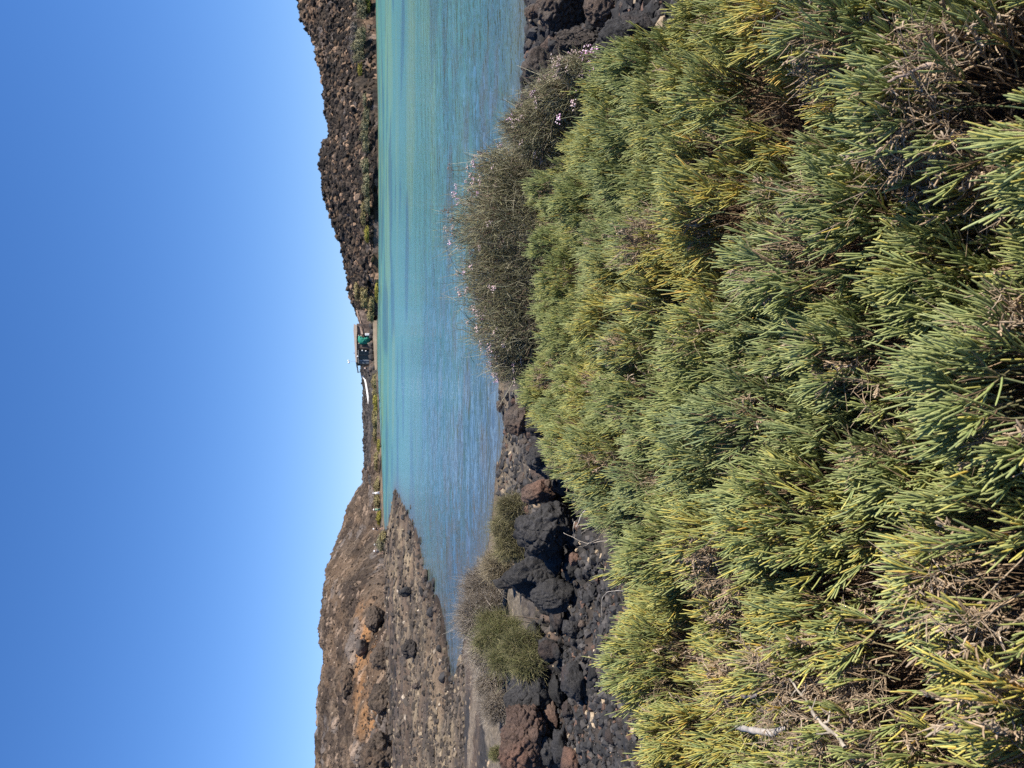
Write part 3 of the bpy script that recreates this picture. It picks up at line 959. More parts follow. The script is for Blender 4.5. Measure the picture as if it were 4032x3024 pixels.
def nearest(xy, pts):
    return (((xy[:, None, :] - pts[None]) ** 2).sum(-1)).argmin(1)


def canopy(xy):
    """Height of the bush surface above the ground, and the nearest hummock."""
    d2 = ((xy[:, None, :] - hum[None]) ** 2).sum(-1)
    top = 0.16 + H_H[None] + 0.16 - d2 / (H_R[None] ** 2) * 0.30
    k = top.argmax(1)
    hgt = np.maximum(top.max(1), 0.07)
    room = mat_room(xy)
    return hgt * (0.35 + 0.65 * sstep(0.0, 0.55, room)), k


n_s = 9000
xy = np.stack([g.uniform(-5.0, 5.0, 120000), g.uniform(0.15, 7.4, 120000)], 1)
room = mat_room(xy)
wgt = (room > 0.0) & (np.abs(xy[:, 0]) < 0.66 * xy[:, 1] + 0.75)
xy = xy[wgt]
hole = fbm(np.concatenate([xy / 0.20, np.zeros((len(xy), 1))], 1), 2, 511)
xy = xy[hole < 0.36]
xy = xy[g.random(len(xy)) < np.clip(0.62 + 0.45 / np.maximum(xy[:, 1], 0.5), 0, 1)][:n_s * 2]
hgt, hk = canopy(xy)
gz = ground_base(xy)[0]
bush_of = nearest(hum[hk] + g.normal(size=(len(xy), 2)) * 0.03, bush_xy)
traits = np.array([b[2:5] for b in BUSHES])
p3 = np.concatenate([xy, np.zeros((len(xy), 1))], 1)
patch = fbm(p3 / 0.55, 3, 501)
patch2 = fbm(p3 / 0.24, 3, 502)
patch3 = fbm(p3 / 0.8, 3, 503)
dead_lv = 0.55 * traits[bush_of, 1] + 0.46 * patch2 - 0.06
is_dead = g.random(len(xy)) < np.clip((dead_lv - 0.12) * 1.7, 0, 0.85)
# outward lean from each hummock
off = xy - hum[hk]
lean = off / np.maximum(H_R[hk][:, None], 0.05) * 0.55
D0 = np.stack([lean[:, 0] + g.normal(size=len(xy)) * 0.22, lean[:, 1] + g.normal(size=len(xy)) * 0.22, np.full(len(xy), 0.95)], 1)
D0 = unit(D0)
sL = g.uniform(0.085, 0.16, len(xy))
long_ = g.random(len(xy)) < 0.16
sL = np.where(long_, g.uniform(0.17, 0.27, len(xy)), sL)
TOPZ = gz + hgt
base = np.stack([xy[:, 0], xy[:, 1], TOPZ], 1) - D0 * (sL * 0.78)[:, None] + np.array((0, 0, 1)) * g.normal(size=len(xy))[:, None] * 0.018
bend = unit(np.stack([lean[:, 0] + g.normal(size=len(xy)) * 0.6, lean[:, 1] + g.normal(size=len(xy)) * 0.6, g.uniform(-0.2, 1.1, len(xy))], 1))
GREEN = np.array((0.215, 0.255, 0.080)); BLUE = np.array((0.145, 0.205, 0.105)); YEL = np.array((0.49, 0.405, 0.075)); ORA = np.array((0.55, 0.31, 0.05))
TIP = np.array((0.56, 0.53, 0.20)); TAN = np.array((0.40, 0.28, 0.165)); GREYT = np.array((0.40, 0.315, 0.225)); BRN = np.array((0.15, 0.095, 0.06))


def stem_point(idx, s):
    """Point and direction at fraction s (len(idx),M) along the sprig stems."""
    L = sL[idx][:, None, None]
    P = base[idx][:, None, :] + D0[idx][:, None, :] * L * s[..., None] + bend[idx][:, None, :] * L * (s ** 2)[..., None] * 0.30
    T = unit(D0[idx][:, None, :] + bend[idx][:, None, :] * s[..., None] * 0.6)
    return P, T


def make_shoots(idx, M, K, sides, seed):
    """M succulent shoots on each sprig of idx; returns (verts, quads, cols)."""
    q = np.random.default_rng(seed)
    S = len(idx)
    s = (np.arange(M) / (M - 1))[None, :] * 0.80 + 0.16 + q.normal(size=(S, M)) * 0.02
    s = np.clip(s, 0.08, 1.0)
    P0, T = stem_point(idx, s)
    phi = np.arange(M)[None, :] * 2.39996 + q.uniform(0, 6.28, (S, 1)) + q.normal(size=(S, M)) * 0.35
    ref = unit(np.cross(T, unit(q.normal(size=(S, 1, 3)))))
    bi = np.cross(T, ref)
    side = ref * np.cos(phi)[..., None] + bi * np.sin(phi)[..., None]
    spread = q.uniform(0.45, 0.95, (S, M, 1)) * (1.0 - 0.75 * s[..., None])
    d = unit(T + side * (spread + 0.12))
    ln = (0.030 + 0.036 * q.random((S, M))) * (1 + 0.05 * np.minimum(xy[idx, 1], 5))[:, None] * (1.18 - 0.45 * s) * (0.72 + 0.85 * sL[idx][:, None] / 0.2 * 0.45)
    yv = yl[idx][:, None] + 0.30 * q.normal(size=(S, M)) + 0.22 * (0.5 - s)
    k = np.array((0, 0.12, 0.42, 0.76, 0.95, 1.0)) if K == 6 else np.array((0, 0.3, 0.7, 0.94, 1.0))
    up = unit(T * 0.6 + np.array((0, 0, 0.9)) + q.normal(size=(S, M, 3)) * 0.26)
    P = P0[:, :, None, :] + d[:, :, None, :] * (ln[:, :, None] * k)[..., None] + up[:, :, None, :] * (ln[:, :, None] * k ** 2 * 0.58)[..., None]
    rad = q.uniform(0.0019, 0.0028, (S, M, 1)) * (1 + 0.1 * np.sin(np.arange(K) * math.pi))
    prof = np.interp(k, [0, 0.12, 0.8, 0.95, 1.0], [0.75, 1.0, 0.98, 0.80, 0.25])
    R = rad * prof
    g0 = mixc(GREEN, BLUE, np.clip(bl[idx][:, None] + 0.2 * q.normal(size=(S, M)), 0, 1))
    cb = mixc(g0, YEL, sstep(0.42, 0.95, yv))
    cb = mixc(cb, ORA, sstep(0.98, 1.35, yv))
    cb = cb * q.uniform(0.78, 1.18, (S, M, 1))
    tipw = np.interp(k, [0, 0.5, 1], [0.0, 0.12, 0.55])[None, None, :, None] * q.uniform(0.3, 1.0, (S, M, 1, 1))
    C = cb[:, :, None, :] * (1 - tipw) + TIP * tipw
    old = q.random((S, M)) < np.clip(0.30 + 0.5 * dl[idx][:, None], 0, 0.7) * (s < 0.55)
    C = np.where(old[..., None, None], (mixc(TAN, BRN, q.random((S, M))))[:, :, None, :] * np.ones((1, 1, K, 1)), C)
    R = np.where(old[..., None], R * 0.55, R)
    return tubes(P.reshape(-1, K, 3), R.reshape(-1, K), sides, C.reshape(-1, K, 3), seed)


def make_stems(idx, seed, colA, colB, rr=0.0026, up=0.96):
    q = np.random.default_rng(seed)
    s = np.broadcast_to(np.linspace(-0.35, up, 6), (len(idx), 6))
    P, T = stem_point(idx, s)
    R = np.broadcast_to(np.linspace(1.1, 0.6, 6), (len(idx), 6)) * rr
    C = mixc(colA, colB, q.random(len(idx)))[:, None, :] * np.ones((1, 6, 1))
    return tubes(P, R, 4, C, seed)


def make_dead(idx, M, seed, seedhead):
    """Dry sprigs: thin bare twigs, or short knobbly seed heads."""
    q = np.random.default_rng(seed)
    S = len(idx)
    s = q.uniform(0.1, 1.0, (S, M))
    P0, T = stem_point(idx, s)
    d = unit(T + q.normal(size=(S, M, 3)) * (0.55 if seedhead else 0.75))
    if seedhead:
        K = 5
        ln = q.uniform(0.010, 0.030, (S, M)); rr = q.uniform(0.0016, 0.0027, (S, M, 1)); prof = np.array((0.6, 1.2, 0.8, 1.25, 0.4))
    else:
        K = 4
        ln = q.uniform(0.025, 0.080, (S, M)); rr = q.uniform(0.0007, 0.0015, (S, M, 1)); prof = np.array((1.2, 1.0, 0.8, 0.4))
    k = np.linspace(0, 1, K)
    cur = q.normal(size=(S, M, 3)) * 0.3
    P = P0[:, :, None, :] + d[:, :, None, :] * (ln[:, :, None] * k)[..., None] + cur[:, :, None, :] * (ln[:, :, None] * k ** 2)[..., None]
    C = mixc(TAN, GREYT, q.random((S, M))) * q.uniform(0.55, 1.2, (S, M, 1))
    C = C[:, :, None, :] * np.ones((1, 1, K, 1))
    return tubes(P.reshape(-1, K, 3), (rr * prof).reshape(-1, K), 4 if seedhead else 3, C.reshape(-1, K, 3), seed)


yl = traits[bush_of, 0] + 0.36 * patch + 0.10
bl = traits[bush_of, 2] + 0.35 * patch3
dl = np.clip(dead_lv, 0, 1)
for bi_, b in enumerate(BUSHES):
    mine = np.where(bush_of == bi_)[0]
    if len(mine) == 0:
        continue
    cx, cy = xy[mine].mean(0)
    org = np.array((cx, cy, ground_z(cx, cy)))
    o = thing("samphire_bush", b[5], "bush", org, "samphire bushes of the foreground mat")
    live = mine[~is_dead[mine]]
    dead = mine[is_dead[mine]]
    close = live[xy[live, 1] < 2.3]; mid = live[xy[live, 1] >= 2.3]
    parts = []
    if len(close):
        parts.append(make_shoots(close, 20, 6, 6, 600 + bi_))
    if len(mid):
        parts.append(make_shoots(mid, 18, 5, 4, 640 + bi_))
    if parts:
        v, q_, c = join(parts)
        link("shoots", new_mesh("shoots", v - org, q_, None, c, M_SHOOT), o)
    if len(live):
        v, q_, c = make_stems(live, 680 + bi_, (0.10, 0.135, 0.06), (0.20, 0.16, 0.08))
        link("stems", new_mesh("stems", v - org, q_, None, c, M_DRY), o)
    if len(dead):
        half = dead[::2]; rest = dead[1::2]
        parts = [make_stems(dead, 720 + bi_, TAN, GREYT * 0.8, 0.0020), make_dead(half, 26, 760 + bi_, False)]
        if len(rest):
            parts.append(make_dead(rest, 34, 800 + bi_, True))
        v, q_, c = join(parts)
        link("dry_twigs", new_mesh("dry_twigs", v - org, q_, None, c, M_DRY), o)
    # bare woody twigs inside the bush, seen through its gaps
    q = np.random.default_rng(840 + bi_)
    pick = q.choice(mine, min(len(mine) * 3, 1100), replace=True)
    n = len(pick)
    st = np.stack([xy[pick, 0], xy[pick, 1], gz[pick]], 1) + q.normal(size=(n, 3)) * np.array((0.06, 0.06, 0.0))
    en = np.stack([xy[pick, 0], xy[pick, 1], gz[pick] + hgt[pick] * q.uniform(0.35, 0.86, n)], 1) + q.normal(size=(n, 3)) * np.array((0.09, 0.09, 0.0))
    k = np.linspace(0, 1, 5)
    cur = q.normal(size=(n, 3)) * 0.035
    P = st[:, None, :] * (1 - k)[None, :, None] + en[:, None, :] * k[None, :, None] + cur[:, None, :] * np.sin(k * math.pi)[None, :, None]
    C = (mixc(BRN, TAN * 0.8, q.random(n)))[:, None, :] * np.ones((1, 5, 1))
    v, q_, c = tubes(P, np.broadcast_to(np.linspace(1.2, 0.6, 5), (n, 5)) * q.uniform(0.0012, 0.0028, (n, 1)), 3, C, 880 + bi_)
    link("woody_twigs", new_mesh("woody_twigs", v - org, q_, None, c, M_DRY), o)


# ------------------------------------------------------------------ dead wood lying in the bushes
def surf_point(xi, yi, lift):
    dd = ray(xi, yi)
    ys = np.linspace(0.7, 7, 500)
    pts = np.array((0, 0, HC)) + dd * (ys / dd[1])[:, None]
    zz_ = ground_base(pts[:, :2])[0] + canopy(pts[:, :2])[0] + lift
    k = np.argmax(pts[:, 2] <= zz_)
    return pts[k]


def branch(name, label, cat, paths, mat, seed, colA, colB, parent=None, wob=0.012):
    """Gnarled wood: each path is a list of (xi, yi, lift, radius)."""
    q = np.random.default_rng(seed)
    parts = []
    for path in paths:
        pts = np.array([surf_point(a, b_, l_) for a, b_, l_, r_ in path])
        rr = np.array([r_ for *_, r_ in path]) * 0.72
        n = 8 * (len(path) - 1) + 1
        t = np.linspace(0, len(path) - 1, n)
        P = np.stack([np.interp(t, range(len(path)), pts[:, j]) for j in range(3)], 1)
        P[1:-1] = (P[:-2] + P[1:-1] * 2 + P[2:]) / 4
        P = P + fbm(P * 14, 3, seed)[:, None] * q.normal(size=3) * wob
        R = np.interp(t, range(len(path)), rr) * (1 + 0.28 * fbm(P * 40, 3, seed + 1))
        c = mixc(colA, colB, np.clip(0.5 + 0.7 * fbm(P * 25, 3, seed + 2), 0, 1))
        parts.append(tubes(P[None], R[None], 8, c[None], seed))
    v, q_, c = join(parts)
    org = v.mean(0); org[2] = v[:, 2].min()
    o = link(name, new_mesh(name, v - org, q_, None, c, mat), parent, org)
    return tag(o, label, cat)


WG, WB, WW = (0.30, 0.26, 0.22), (0.15, 0.095, 0.068), (0.46, 0.41, 0.35)
branch("driftwood", "grey forked driftwood branch with brown bark lying in the dead samphire at the lower left", "dead branch",
       [[(2790, 2620, 0.02, 0.010), (2800, 2680, 0.03, 0.013), (2815, 2725, 0.03, 0.013), (2850, 2750, 0.03, 0.015), (2900, 2790, 0.02, 0.014), (2945, 2850, 0.01, 0.014), (2985, 2905, 0.0, 0.016), (3020, 2945, 0.0, 0.016)],
        [(2850, 2750, 0.03, 0.012), (2800, 2770, 0.035, 0.017), (2785, 2800, 0.04, 0.010)],
        [(2840, 2735, 0.03, 0.010), (2910, 2745, 0.02, 0.008), (2990, 2735, 0.0, 0.006)],
        [(2985, 2905, 0.01, 0.012), (3080, 2960, 0.02, 0.016), (3150, 2975, 0.02, 0.014), (3210, 2970, 0.01, 0.011)]],
       M_WOOD, 901, WG, WB)
branch("driftwood", "smooth curved grey driftwood stick lying across the forked branch", "dead branch",
       [[(2880, 2830, 0.06, 0.007), (2905, 2865, 0.06, 0.012), (2960, 2875, 0.06, 0.013), (3040, 2885, 0.05, 0.014), (3100, 2868, 0.04, 0.008)]], M_WOOD, 902, WW, WG)
branch("dead_branch", "pale bare branch with short side twigs beside the driftwood", "dead branch",
       [[(3110, 2670, 0.09, 0.004), (3160, 2740, 0.08, 0.0055), (3230, 2830, 0.07, 0.0065), (3330, 2940, 0.05, 0.008)],
        [(3160, 2740, 0.08, 0.004), (3180, 2690, 0.11, 0.003)], [(3180, 2770, 0.08, 0.004), (3150, 2790, 0.10, 0.003)], [(3230, 2830, 0.07, 0.004), (3265, 2790, 0.10, 0.003)],
        [(3260, 2860, 0.07, 0.004), (3240, 2905, 0.09, 0.003)], [(3140, 2715, 0.08, 0.003), (3120, 2740, 0.09, 0.002)], [(3200, 2795, 0.08, 0.003), (3215, 2750, 0.10, 0.002)]],
       M_WOOD, 903, (0.42, 0.36, 0.28), (0.32, 0.27, 0.21))
branch("dead_branch", "forked bare branch lying in the grey dead patch on the near right", "dead branch",
       [[(3500, 330, 0.05, 0.004), (3580, 300, 0.05, 0.006), (3680, 260, 0.04, 0.007)], [(3580, 300, 0.05, 0.004), (3560, 240, 0.07, 0.003)]],
       M_WOOD, 904, (0.40, 0.30, 0.23), (0.30, 0.22, 0.17))


def twig_px(name, label, paths, y0, seed, colA, colB):
    parts = []
    for path in paths:
        pts = np.array([at_y(a, b_, y0 + dy) for a, b_, dy, r_ in path])
        rr = np.array([r_ for *_, r_ in path])
        n = 6 * (len(path) - 1) + 1
        t = np.linspace(0, len(path) - 1, n)
        P = np.stack([np.interp(t, range(len(path)), pts[:, j]) for j in range(3)], 1)
        P[1:-1] = (P[:-2] + P[1:-1] * 2 + P[2:]) / 4
        P = P + np.stack([fbm(P * 20, 2, seed + j) for j in range(3)], 1) * 0.006
        R = np.interp(t, range(len(path)), rr)
        c = mixc(colA, colB, np.clip(0.5 + 0.5 * fbm(P * 25, 2, seed + 2), 0, 1))
        parts.append(tubes(P[None], R[None], 5, c[None], seed))
    v, q_, c = join(parts)
    org = v.mean(0); org[2] = v[:, 2].min()
    return tag(link(name, new_mesh(name, v - org, q_, None, c, M_WOOD), None, org), label, "twig")


yt = surf_point(2370, 1960, 0)[1] + 0.15
twig_px("bare_twig", "thick white bare twig poking from the samphire over the black lava boulder",
        [[(2370, 1945, 0.0, 0.006), (2330, 1985, 0.1, 0.007), (2295, 2025, 0.2, 0.006), (2268, 2075, 0.25, 0.004)], [(2318, 2000, 0.12, 0.003), (2300, 1990, .15, .002)]], yt, 911, WW, WG)
twig_px("bare_twig", "tangle of thin pale wiry twigs hanging out over the lava below the thick white twig",
        [[(2440, 2120, 0.0, 0.0022), (2380, 2130, 0.1, 0.002), (2310, 2142, 0.2, 0.002), (2255, 2115, 0.25, 0.0018), (2220, 2095, .3, .0015)],
         [(2380, 2060, 0.1, 0.002), (2320, 2065, 0.15, 0.0018), (2262, 2072, 0.2, 0.0015)], [(2262, 2055, .2, .003), (2255, 2080, .2, .0018), (2262, 2120, .25, .0016)],
         [(2390, 2075, 0.1, 0.002), (2420, 2130, 0.05, 0.002), (2455, 2165, 0.0, 0.0016)], [(2360, 2120, .12, .0015), (2300, 2150, .2, .001), (2280, 2150, .2, .001)],
         [(2330, 2062, .12, .0014), (2290, 2100, .2, .001)], [(2420, 2120, .05, .0015), (2424, 2190, 0., .001)], [(2295, 1975, .2, .0012), (2330, 2000, .2, .0012), (2400, 2020, .1, .0012)]],
        yt, 912, (0.5, 0.43, 0.34), (0.36, 0.30, 0.24))
twig_px("bare_twig", "single thin pale twig curling over the gravel bank at the samphire's edge",
        [[(2460, 2330, 0.0, 0.0022), (2400, 2325, 0.1, 0.002), (2372, 2350, 0.15, 0.002), (2368, 2430, 0.15, 0.0015)]], surf_point(2480, 2340, 0)[1] + 0.1, 913, WW, WG)
# ------------------------------------------------------------------ wiry shrubs of the near shore
def lobe_px(x0, x1, y0, y1, Y, thick):
    """Ellipsoid that fills pixel rows x0..x1 and columns y0..y1 at depth Y."""
    c = at_y((x0 + x1) / 2, (y0 + y1) / 2, Y)
    rx = abs(at_y((x0 + x1) / 2, y0, Y)[0] - at_y((x0 + x1) / 2, y1, Y)[0]) / 2
    rz = abs(at_y(x0, 1512, Y)[2] - at_y(x1, 1512, Y)[2]) / 2
    return c, np.array((rx, rx * thick if thick > 0 else -thick, rz))


def wiry(lobes, n, tones, seed, ln=(0.05, 0.14), rad=(0.0013, 0.0022), sides=3, upw=0.5, shell=(0.35, 1.0), curl=0.35, rnd=0.45):
    q = np.random.default_rng(seed)
    vol = np.array([np.prod(l[1]) ** (2 / 3) for l in lobes]); vol /= vol.sum()
    w = q.choice(len(lobes), n, p=vol)
    c = np.array([l[0] for l in lobes])[w]; r = np.array([l[1] for l in lobes])[w]
    dirs = unit(q.normal(size=(n, 3)) * np.array((1, 1, 1)))
    dirs[:, 2] = np.where(dirs[:, 2] < -0.5, -dirs[:, 2], dirs[:, 2])
    lump = 1 + 0.16 * fbm(dirs * 2.6 + seed + w[:, None] * 3.0, 3, seed)
    f = (shell[0] ** 2 + (shell[1] ** 2 - shell[0] ** 2) * q.random(n)) ** 0.5
    L = q.uniform(*ln, n)
    P0 = c + dirs * r * (f * lump)[:, None]
    d = unit(dirs * 0.7 + np.array((0, 0, upw)) + q.normal(size=(n, 3)) * rnd)
    P0 = P0 - d * (L * 0.7)[:, None]
    k = np.linspace(0, 1, 4)
    bend = q.normal(size=(n, 3)) * curl
    P = P0[:, None, :] + d[:, None, :] * (L[:, None] * k)[..., None] + bend[:, None, :] * (L[:, None] * k ** 2)[..., None]
    R = q.uniform(*rad, (n, 1)) * np.array((1.1, 1.0, 0.8, 0.45))
    pick = q.choice(len(tones), n, p=[t_[1] for t_ in tones])
    C = np.array([t_[0] for t_ in tones])[pick] * q.uniform(0.65, 1.3, (n, 1))
    tone = 1 + 0.30 * fbm(P0 * 2.5, 3, seed + 4)
    C = (C * tone[:, None])[:, None, :] * np.ones((1, 4, 1))
    return tubes(P, R, sides, C, seed)


def stems_of(lobes, foot, n, seed, rad=0.006, col=((0.13, 0.09, 0.065), (0.24, 0.19, 0.15))):
    q = np.random.default_rng(seed)
    w = q.integers(0, len(lobes), n)
    c = np.array([l[0] for l in lobes])[w]; r = np.array([l[1] for l in lobes])[w]
    dirs = unit(q.normal(size=(n, 3))); dirs[:, 2] = np.abs(dirs[:, 2])
    tip = c + dirs * r * 0.8
    f = np.array([ground_z(a, b) for a, b in zip(c[:, 0], c[:, 1])])
    root = np.stack([c[:, 0], c[:, 1], f], 1) + q.normal(size=(n, 3)) * np.array((0.12, 0.1, 0)) * r.max()
    k = np.linspace(0, 1, 6)
    cur = q.normal(size=(n, 3)) * 0.10 * r.max()
    P = root[:, None, :] * (1 - k)[None, :, None] + tip[:, None, :] * k[None, :, None] + cur[:, None, :] * np.sin(k * math.pi)[None, :, None]
    C = mixc(col[0], col[1], q.random(n))[:, None, :] * np.ones((1, 6, 1))
    return tubes(P, np.linspace(1, 0.3, 6)[None, :] * np.full((n, 1), rad), 5, C, seed)


def shrub(name, label, cat, lobes, n, tones, seed, group=None, **kw):
    c = np.mean([l[0] for l in lobes], 0)
    org = np.array((c[0], c[1], ground_z(c[0], c[1])))
    o = thing(name, label, cat, org, group)
    v, q_, c_ = wiry(lobes, n, tones, seed, **kw)
    if cat == 'shrub' and n > 10000:      # looser wisps that break the outline
        k2 = dict(kw); k2.update(shell=(0.92, 1.16), ln=(0.08, 0.24), upw=0.8)
        v, q_, c_ = join([(v, q_, c_), wiry(lobes, n // 14, tones, seed + 50, **k2)])
    link("foliage", new_mesh("foliage", v - org, q_, None, c_, M_TWIG), o)
    v, q_, c_ = stems_of(lobes, org, max(8, n // 900), seed + 1)
    link("stems", new_mesh("stems", v - org, q_, None, c_, M_DRY), o)
    return o, org


def head_mesh(seed, n, tones, spread):
    """A flat-topped cluster of small papery florets on a short stalk."""
    q = np.random.default_rng(seed)
    v, t = ICO[1]
    P = q.normal(size=(n, 3)) * np.array((spread, spread, spread * 0.45))
    cols = np.array(tones)[q.integers(0, len(tones), n)] * q.uniform(0.75, 1.2, (n, 1))
    V, T, C = rock_cloud(P, q.uniform(0.0035, 0.0065, n), cols, 1, seed, 0.9)
    return new_mesh("flower_head", V, None, T, C, M_PETAL)


PINK = [(0.80, 0.50, 0.62), (0.72, 0.42, 0.58), (0.85, 0.66, 0.70)]
FADED = [(0.58, 0.44, 0.38), (0.46, 0.35, 0.29), (0.68, 0.55, 0.48), (0.60, 0.42, 0.42)]
DRYH = [(0.22, 0.16, 0.13), (0.30, 0.23, 0.18), (0.16, 0.12, 0.10)]
HEADS = {"pink": [head_mesh(1200 + k, 12, PINK, 0.016) for k in range(3)],
         "faded": [head_mesh(1210 + k, 14, FADED, 0.018) for k in range(4)],
         "dry": [head_mesh(1220 + k, 11, DRYH, 0.015) for k in range(3)]}


def flower_heads(o, org, lobes, n, seed, mix_=(0.12, 0.62, 0.26), extra=()):
    q = np.random.default_rng(seed)
    pts = []
    for k in range(n):
        w = int(q.integers(len(lobes)))
        c, r = lobes[w]
        dr = unit(np.array((q.normal() * 0.9, -abs(q.normal()) * 0.5 + 0.15, 0.35 + abs(q.normal()) * 0.6)))
        pts.append((c + dr * r * q.uniform(0.95, 1.05), q.choice(3, p=mix_), q.uniform(0.8, 1.4)))
    for xi, yi, Y, kd, s in extra:
        pts.append((at_y(xi, yi, Y), kd, s))
    stalks = []
    for p, kd, s in pts:
        ms = HEADS[("pink", "faded", "dry")[int(kd)]]
        f = link("flower_head", ms[int(q.integers(len(ms)))], o, p - org)
        f.scale = (s, s, s); f.rotation_euler = (q.normal() * 0.3, q.normal() * 0.3, q.uniform(0, 6.28))
        b = p - np.array((q.normal() * 0.03, q.normal() * 0.03, 0.13))
        stalks.append(np.linspace(b, p, 4))
    P = np.array(stalks)
    C = np.ones((len(P), 4, 1)) * np.array((0.17, 0.17, 0.10))
    v, q_, c_ = tubes(P, np.full((len(P), 4), 0.003), 4, C, seed)
    link("flower_stalks", new_mesh("flower_stalks", v - org, q_, None, c_, M_TWIG), o)


OLIVE = [((0.235, 0.22, 0.115), 0.48), ((0.38, 0.34, 0.22), 0.30), ((0.11, 0.10, 0.055), 0.12), ((0.19, 0.125, 0.09), 0.10)]
YB = 6.9
LB = [lobe_px(1845, 2330, 555, 860, YB, 0.9), lobe_px(1785, 2360, 700, 1110, YB, 0.9), lobe_px(1815, 2360, 940, 1300, YB - 0.05, 0.9),
      lobe_px(1850, 2360, 1130, 1440, YB - 0.1, 0.9), lobe_px(1925, 2300, 1330, 1535, YB, 1.0)]
o, org = shrub("flowering_shrub", "large olive grey flowering shrub with faded pink heads standing against the water", "shrub", LB, 30000, OLIVE, 1001)
flower_heads(o, org, LB, 95, 1002, extra=[(1740, 832, YB, 2, 0.9), (1752, 826, YB, 2, 0.9), (1765, 835, YB, 2, 1.0), (1766, 660, YB, 2, 1.0), (1780, 672, YB, 2, 1.0),
                                         (1757, 905, YB, 1, 1.0), (1772, 952, YB, 0, 1.2), (1790, 770, YB, 0, 1.4), (1800, 790, YB, 0, 1.3), (1795, 735, YB, 0, 1.0),
                                         (1880, 1165, YB, 0, 1.2), (1890, 1230, YB, 0, 1.3), (1905, 1310, YB, 0, 1.3), (1850, 1220, YB, 1, 1.0), (1845, 1140, YB, 0, 1.0), (1960, 1480, YB, 0, 1.3), (1955, 1500, YB, 0, 1.2)])
YB2 = 6.2
LB2 = [lobe_px(1985, 2400, 380, 640, YB2 + 0.3, 0.9), lobe_px(2090, 2460, 290, 470, YB2, 0.9), lobe_px(2180, 2500, 215, 340, YB2 - 0.3, 1.0)]
o, org = shrub("flowering_shrub", "lower flowering shrub with bright pink tufts between the large shrub and the right shore boulders", "shrub", LB2, 15000, OLIVE, 1011)
flower_heads(o, org, LB2, 34, 1012, (0.15, 0.7, 0.15), extra=[(2310, 198, YB2 - 0.4, 0, 1.7), (2330, 190, YB2 - 0.4, 0, 1.7), (2340, 208, YB2 - 0.4, 0, 1.9), (2288, 222, YB2 - 0.4, 0, 1.3), (2325, 283, YB2 - 0.4, 0, 1.5),
                                                            (2325, 250, YB2 - 0.4, 0, 1.0), (2260, 400, YB2 - 0.6, 1, 1.8), (2200, 470, YB2 - 0.5, 0, 1.6), (2180, 240, YB2 - 0.2, 1, 1.5), (2200, 255, YB2 - .2, 1, 1.6), (2190, 290, YB2 - .2, 1, 1.4)])

gY = lambda x, y: ground_hit(x, y)[1]
GREYS = [((0.30, 0.255, 0.20), 0.55), ((0.40, 0.34, 0.27), 0.20), ((0.16, 0.125, 0.09), 0.25)]
GRN = [((0.155, 0.155, 0.060), 0.45), ((0.25, 0.215, 0.11), 0.33), ((0.09, 0.09, 0.04), 0.22)]
OLG = [((0.22, 0.20, 0.095), 0.5), ((0.30, 0.26, 0.15), 0.3), ((0.13, 0.115, 0.06), 0.2)]
shrub("dry_shrub", "feathery dry grey shrub reaching over the narrow blue bay", "shrub",
      [lobe_px(1830, 2020, 2215, 2400, gY(2000, 2300), 0.6), lobe_px(1800, 2020, 2330, 2520, gY(2000, 2420), 0.6), lobe_px(1850, 2030, 2480, 2640, gY(2010, 2560), 0.6)], 15000, GREYS, 1021, ln=(0.10, 0.34), rad=(0.0018, 0.003), upw=0.35)
shrub("dry_shrub", "low dry grey shrub at the lower left above the rusty lava", "shrub",
      [lobe_px(1870, 2010, 2620, 2760, gY(1990, 2690), 0.7), lobe_px(1900, 2015, 2720, 2850, gY(1995, 2790), 0.7)], 6500, GREYS, 1026, ln=(0.08, 0.26), rad=(0.0016, 0.0028), upw=0.3)
shrub("green_shrub", "mossy green feathery shrub growing against the black hollow boulder", "shrub",
      [lobe_px(1895, 2020, 2410, 2490, gY(2140, 2450) + 0.3, 0.8), lobe_px(1925, 2090, 2440, 2530, gY(2140, 2480), 0.8), lobe_px(1880, 2010, 2480, 2560, gY(2140, 2510) + 0.4, 0.8), lobe_px(1990, 2150, 2490, 2590, gY(2140, 2540), 0.7), lobe_px(1935, 2060, 2550, 2640, gY(2140, 2590) + 0.3, 0.8), lobe_px(2030, 2160, 2570, 2660, gY(2150, 2610), 0.7)], 15000, GRN, 1031, ln=(0.05, 0.17), rad=(0.0013, 0.0021), shell=(0.2, 1.15), curl=0.5, rnd=0.75, upw=0.3)
shrub("green_shrub", "olive shrub at the water's edge behind the reddish boulder", "shrub",
      [lobe_px(1960, 2085, 1945, 2050, gY(2070, 2000), 0.8), lobe_px(1935, 2085, 2020, 2130, gY(2070, 2080), 0.8), lobe_px(1950, 2085, 2100, 2210, gY(2070, 2150), 0.8)], 11000, OLG, 1036, ln=(0.06, 0.17), rad=(0.0016, 0.0026))
shrub("dry_shrub", "tan dry shrub between the olive shrub and the feathery grey one", "shrub",
      [lobe_px(1900, 2050, 2160, 2300, gY(2030, 2220), 0.8)], 5200, GREYS[:1] and [((0.27, 0.22, 0.14), 0.6), ((0.35, 0.29, 0.2), 0.2), ((0.16, 0.13, 0.07), 0.2)], 1041, ln=(0.07, 0.2), rad=(0.0016, 0.0026))
shrub("green_shrub", "small green tuft on the rusty lava at the lower left edge", "shrub",
      [lobe_px(1925, 1985, 2935, 3000, gY(1985, 2967), 0.8)], 1400, GRN, 1046, ln=(0.04, 0.1))


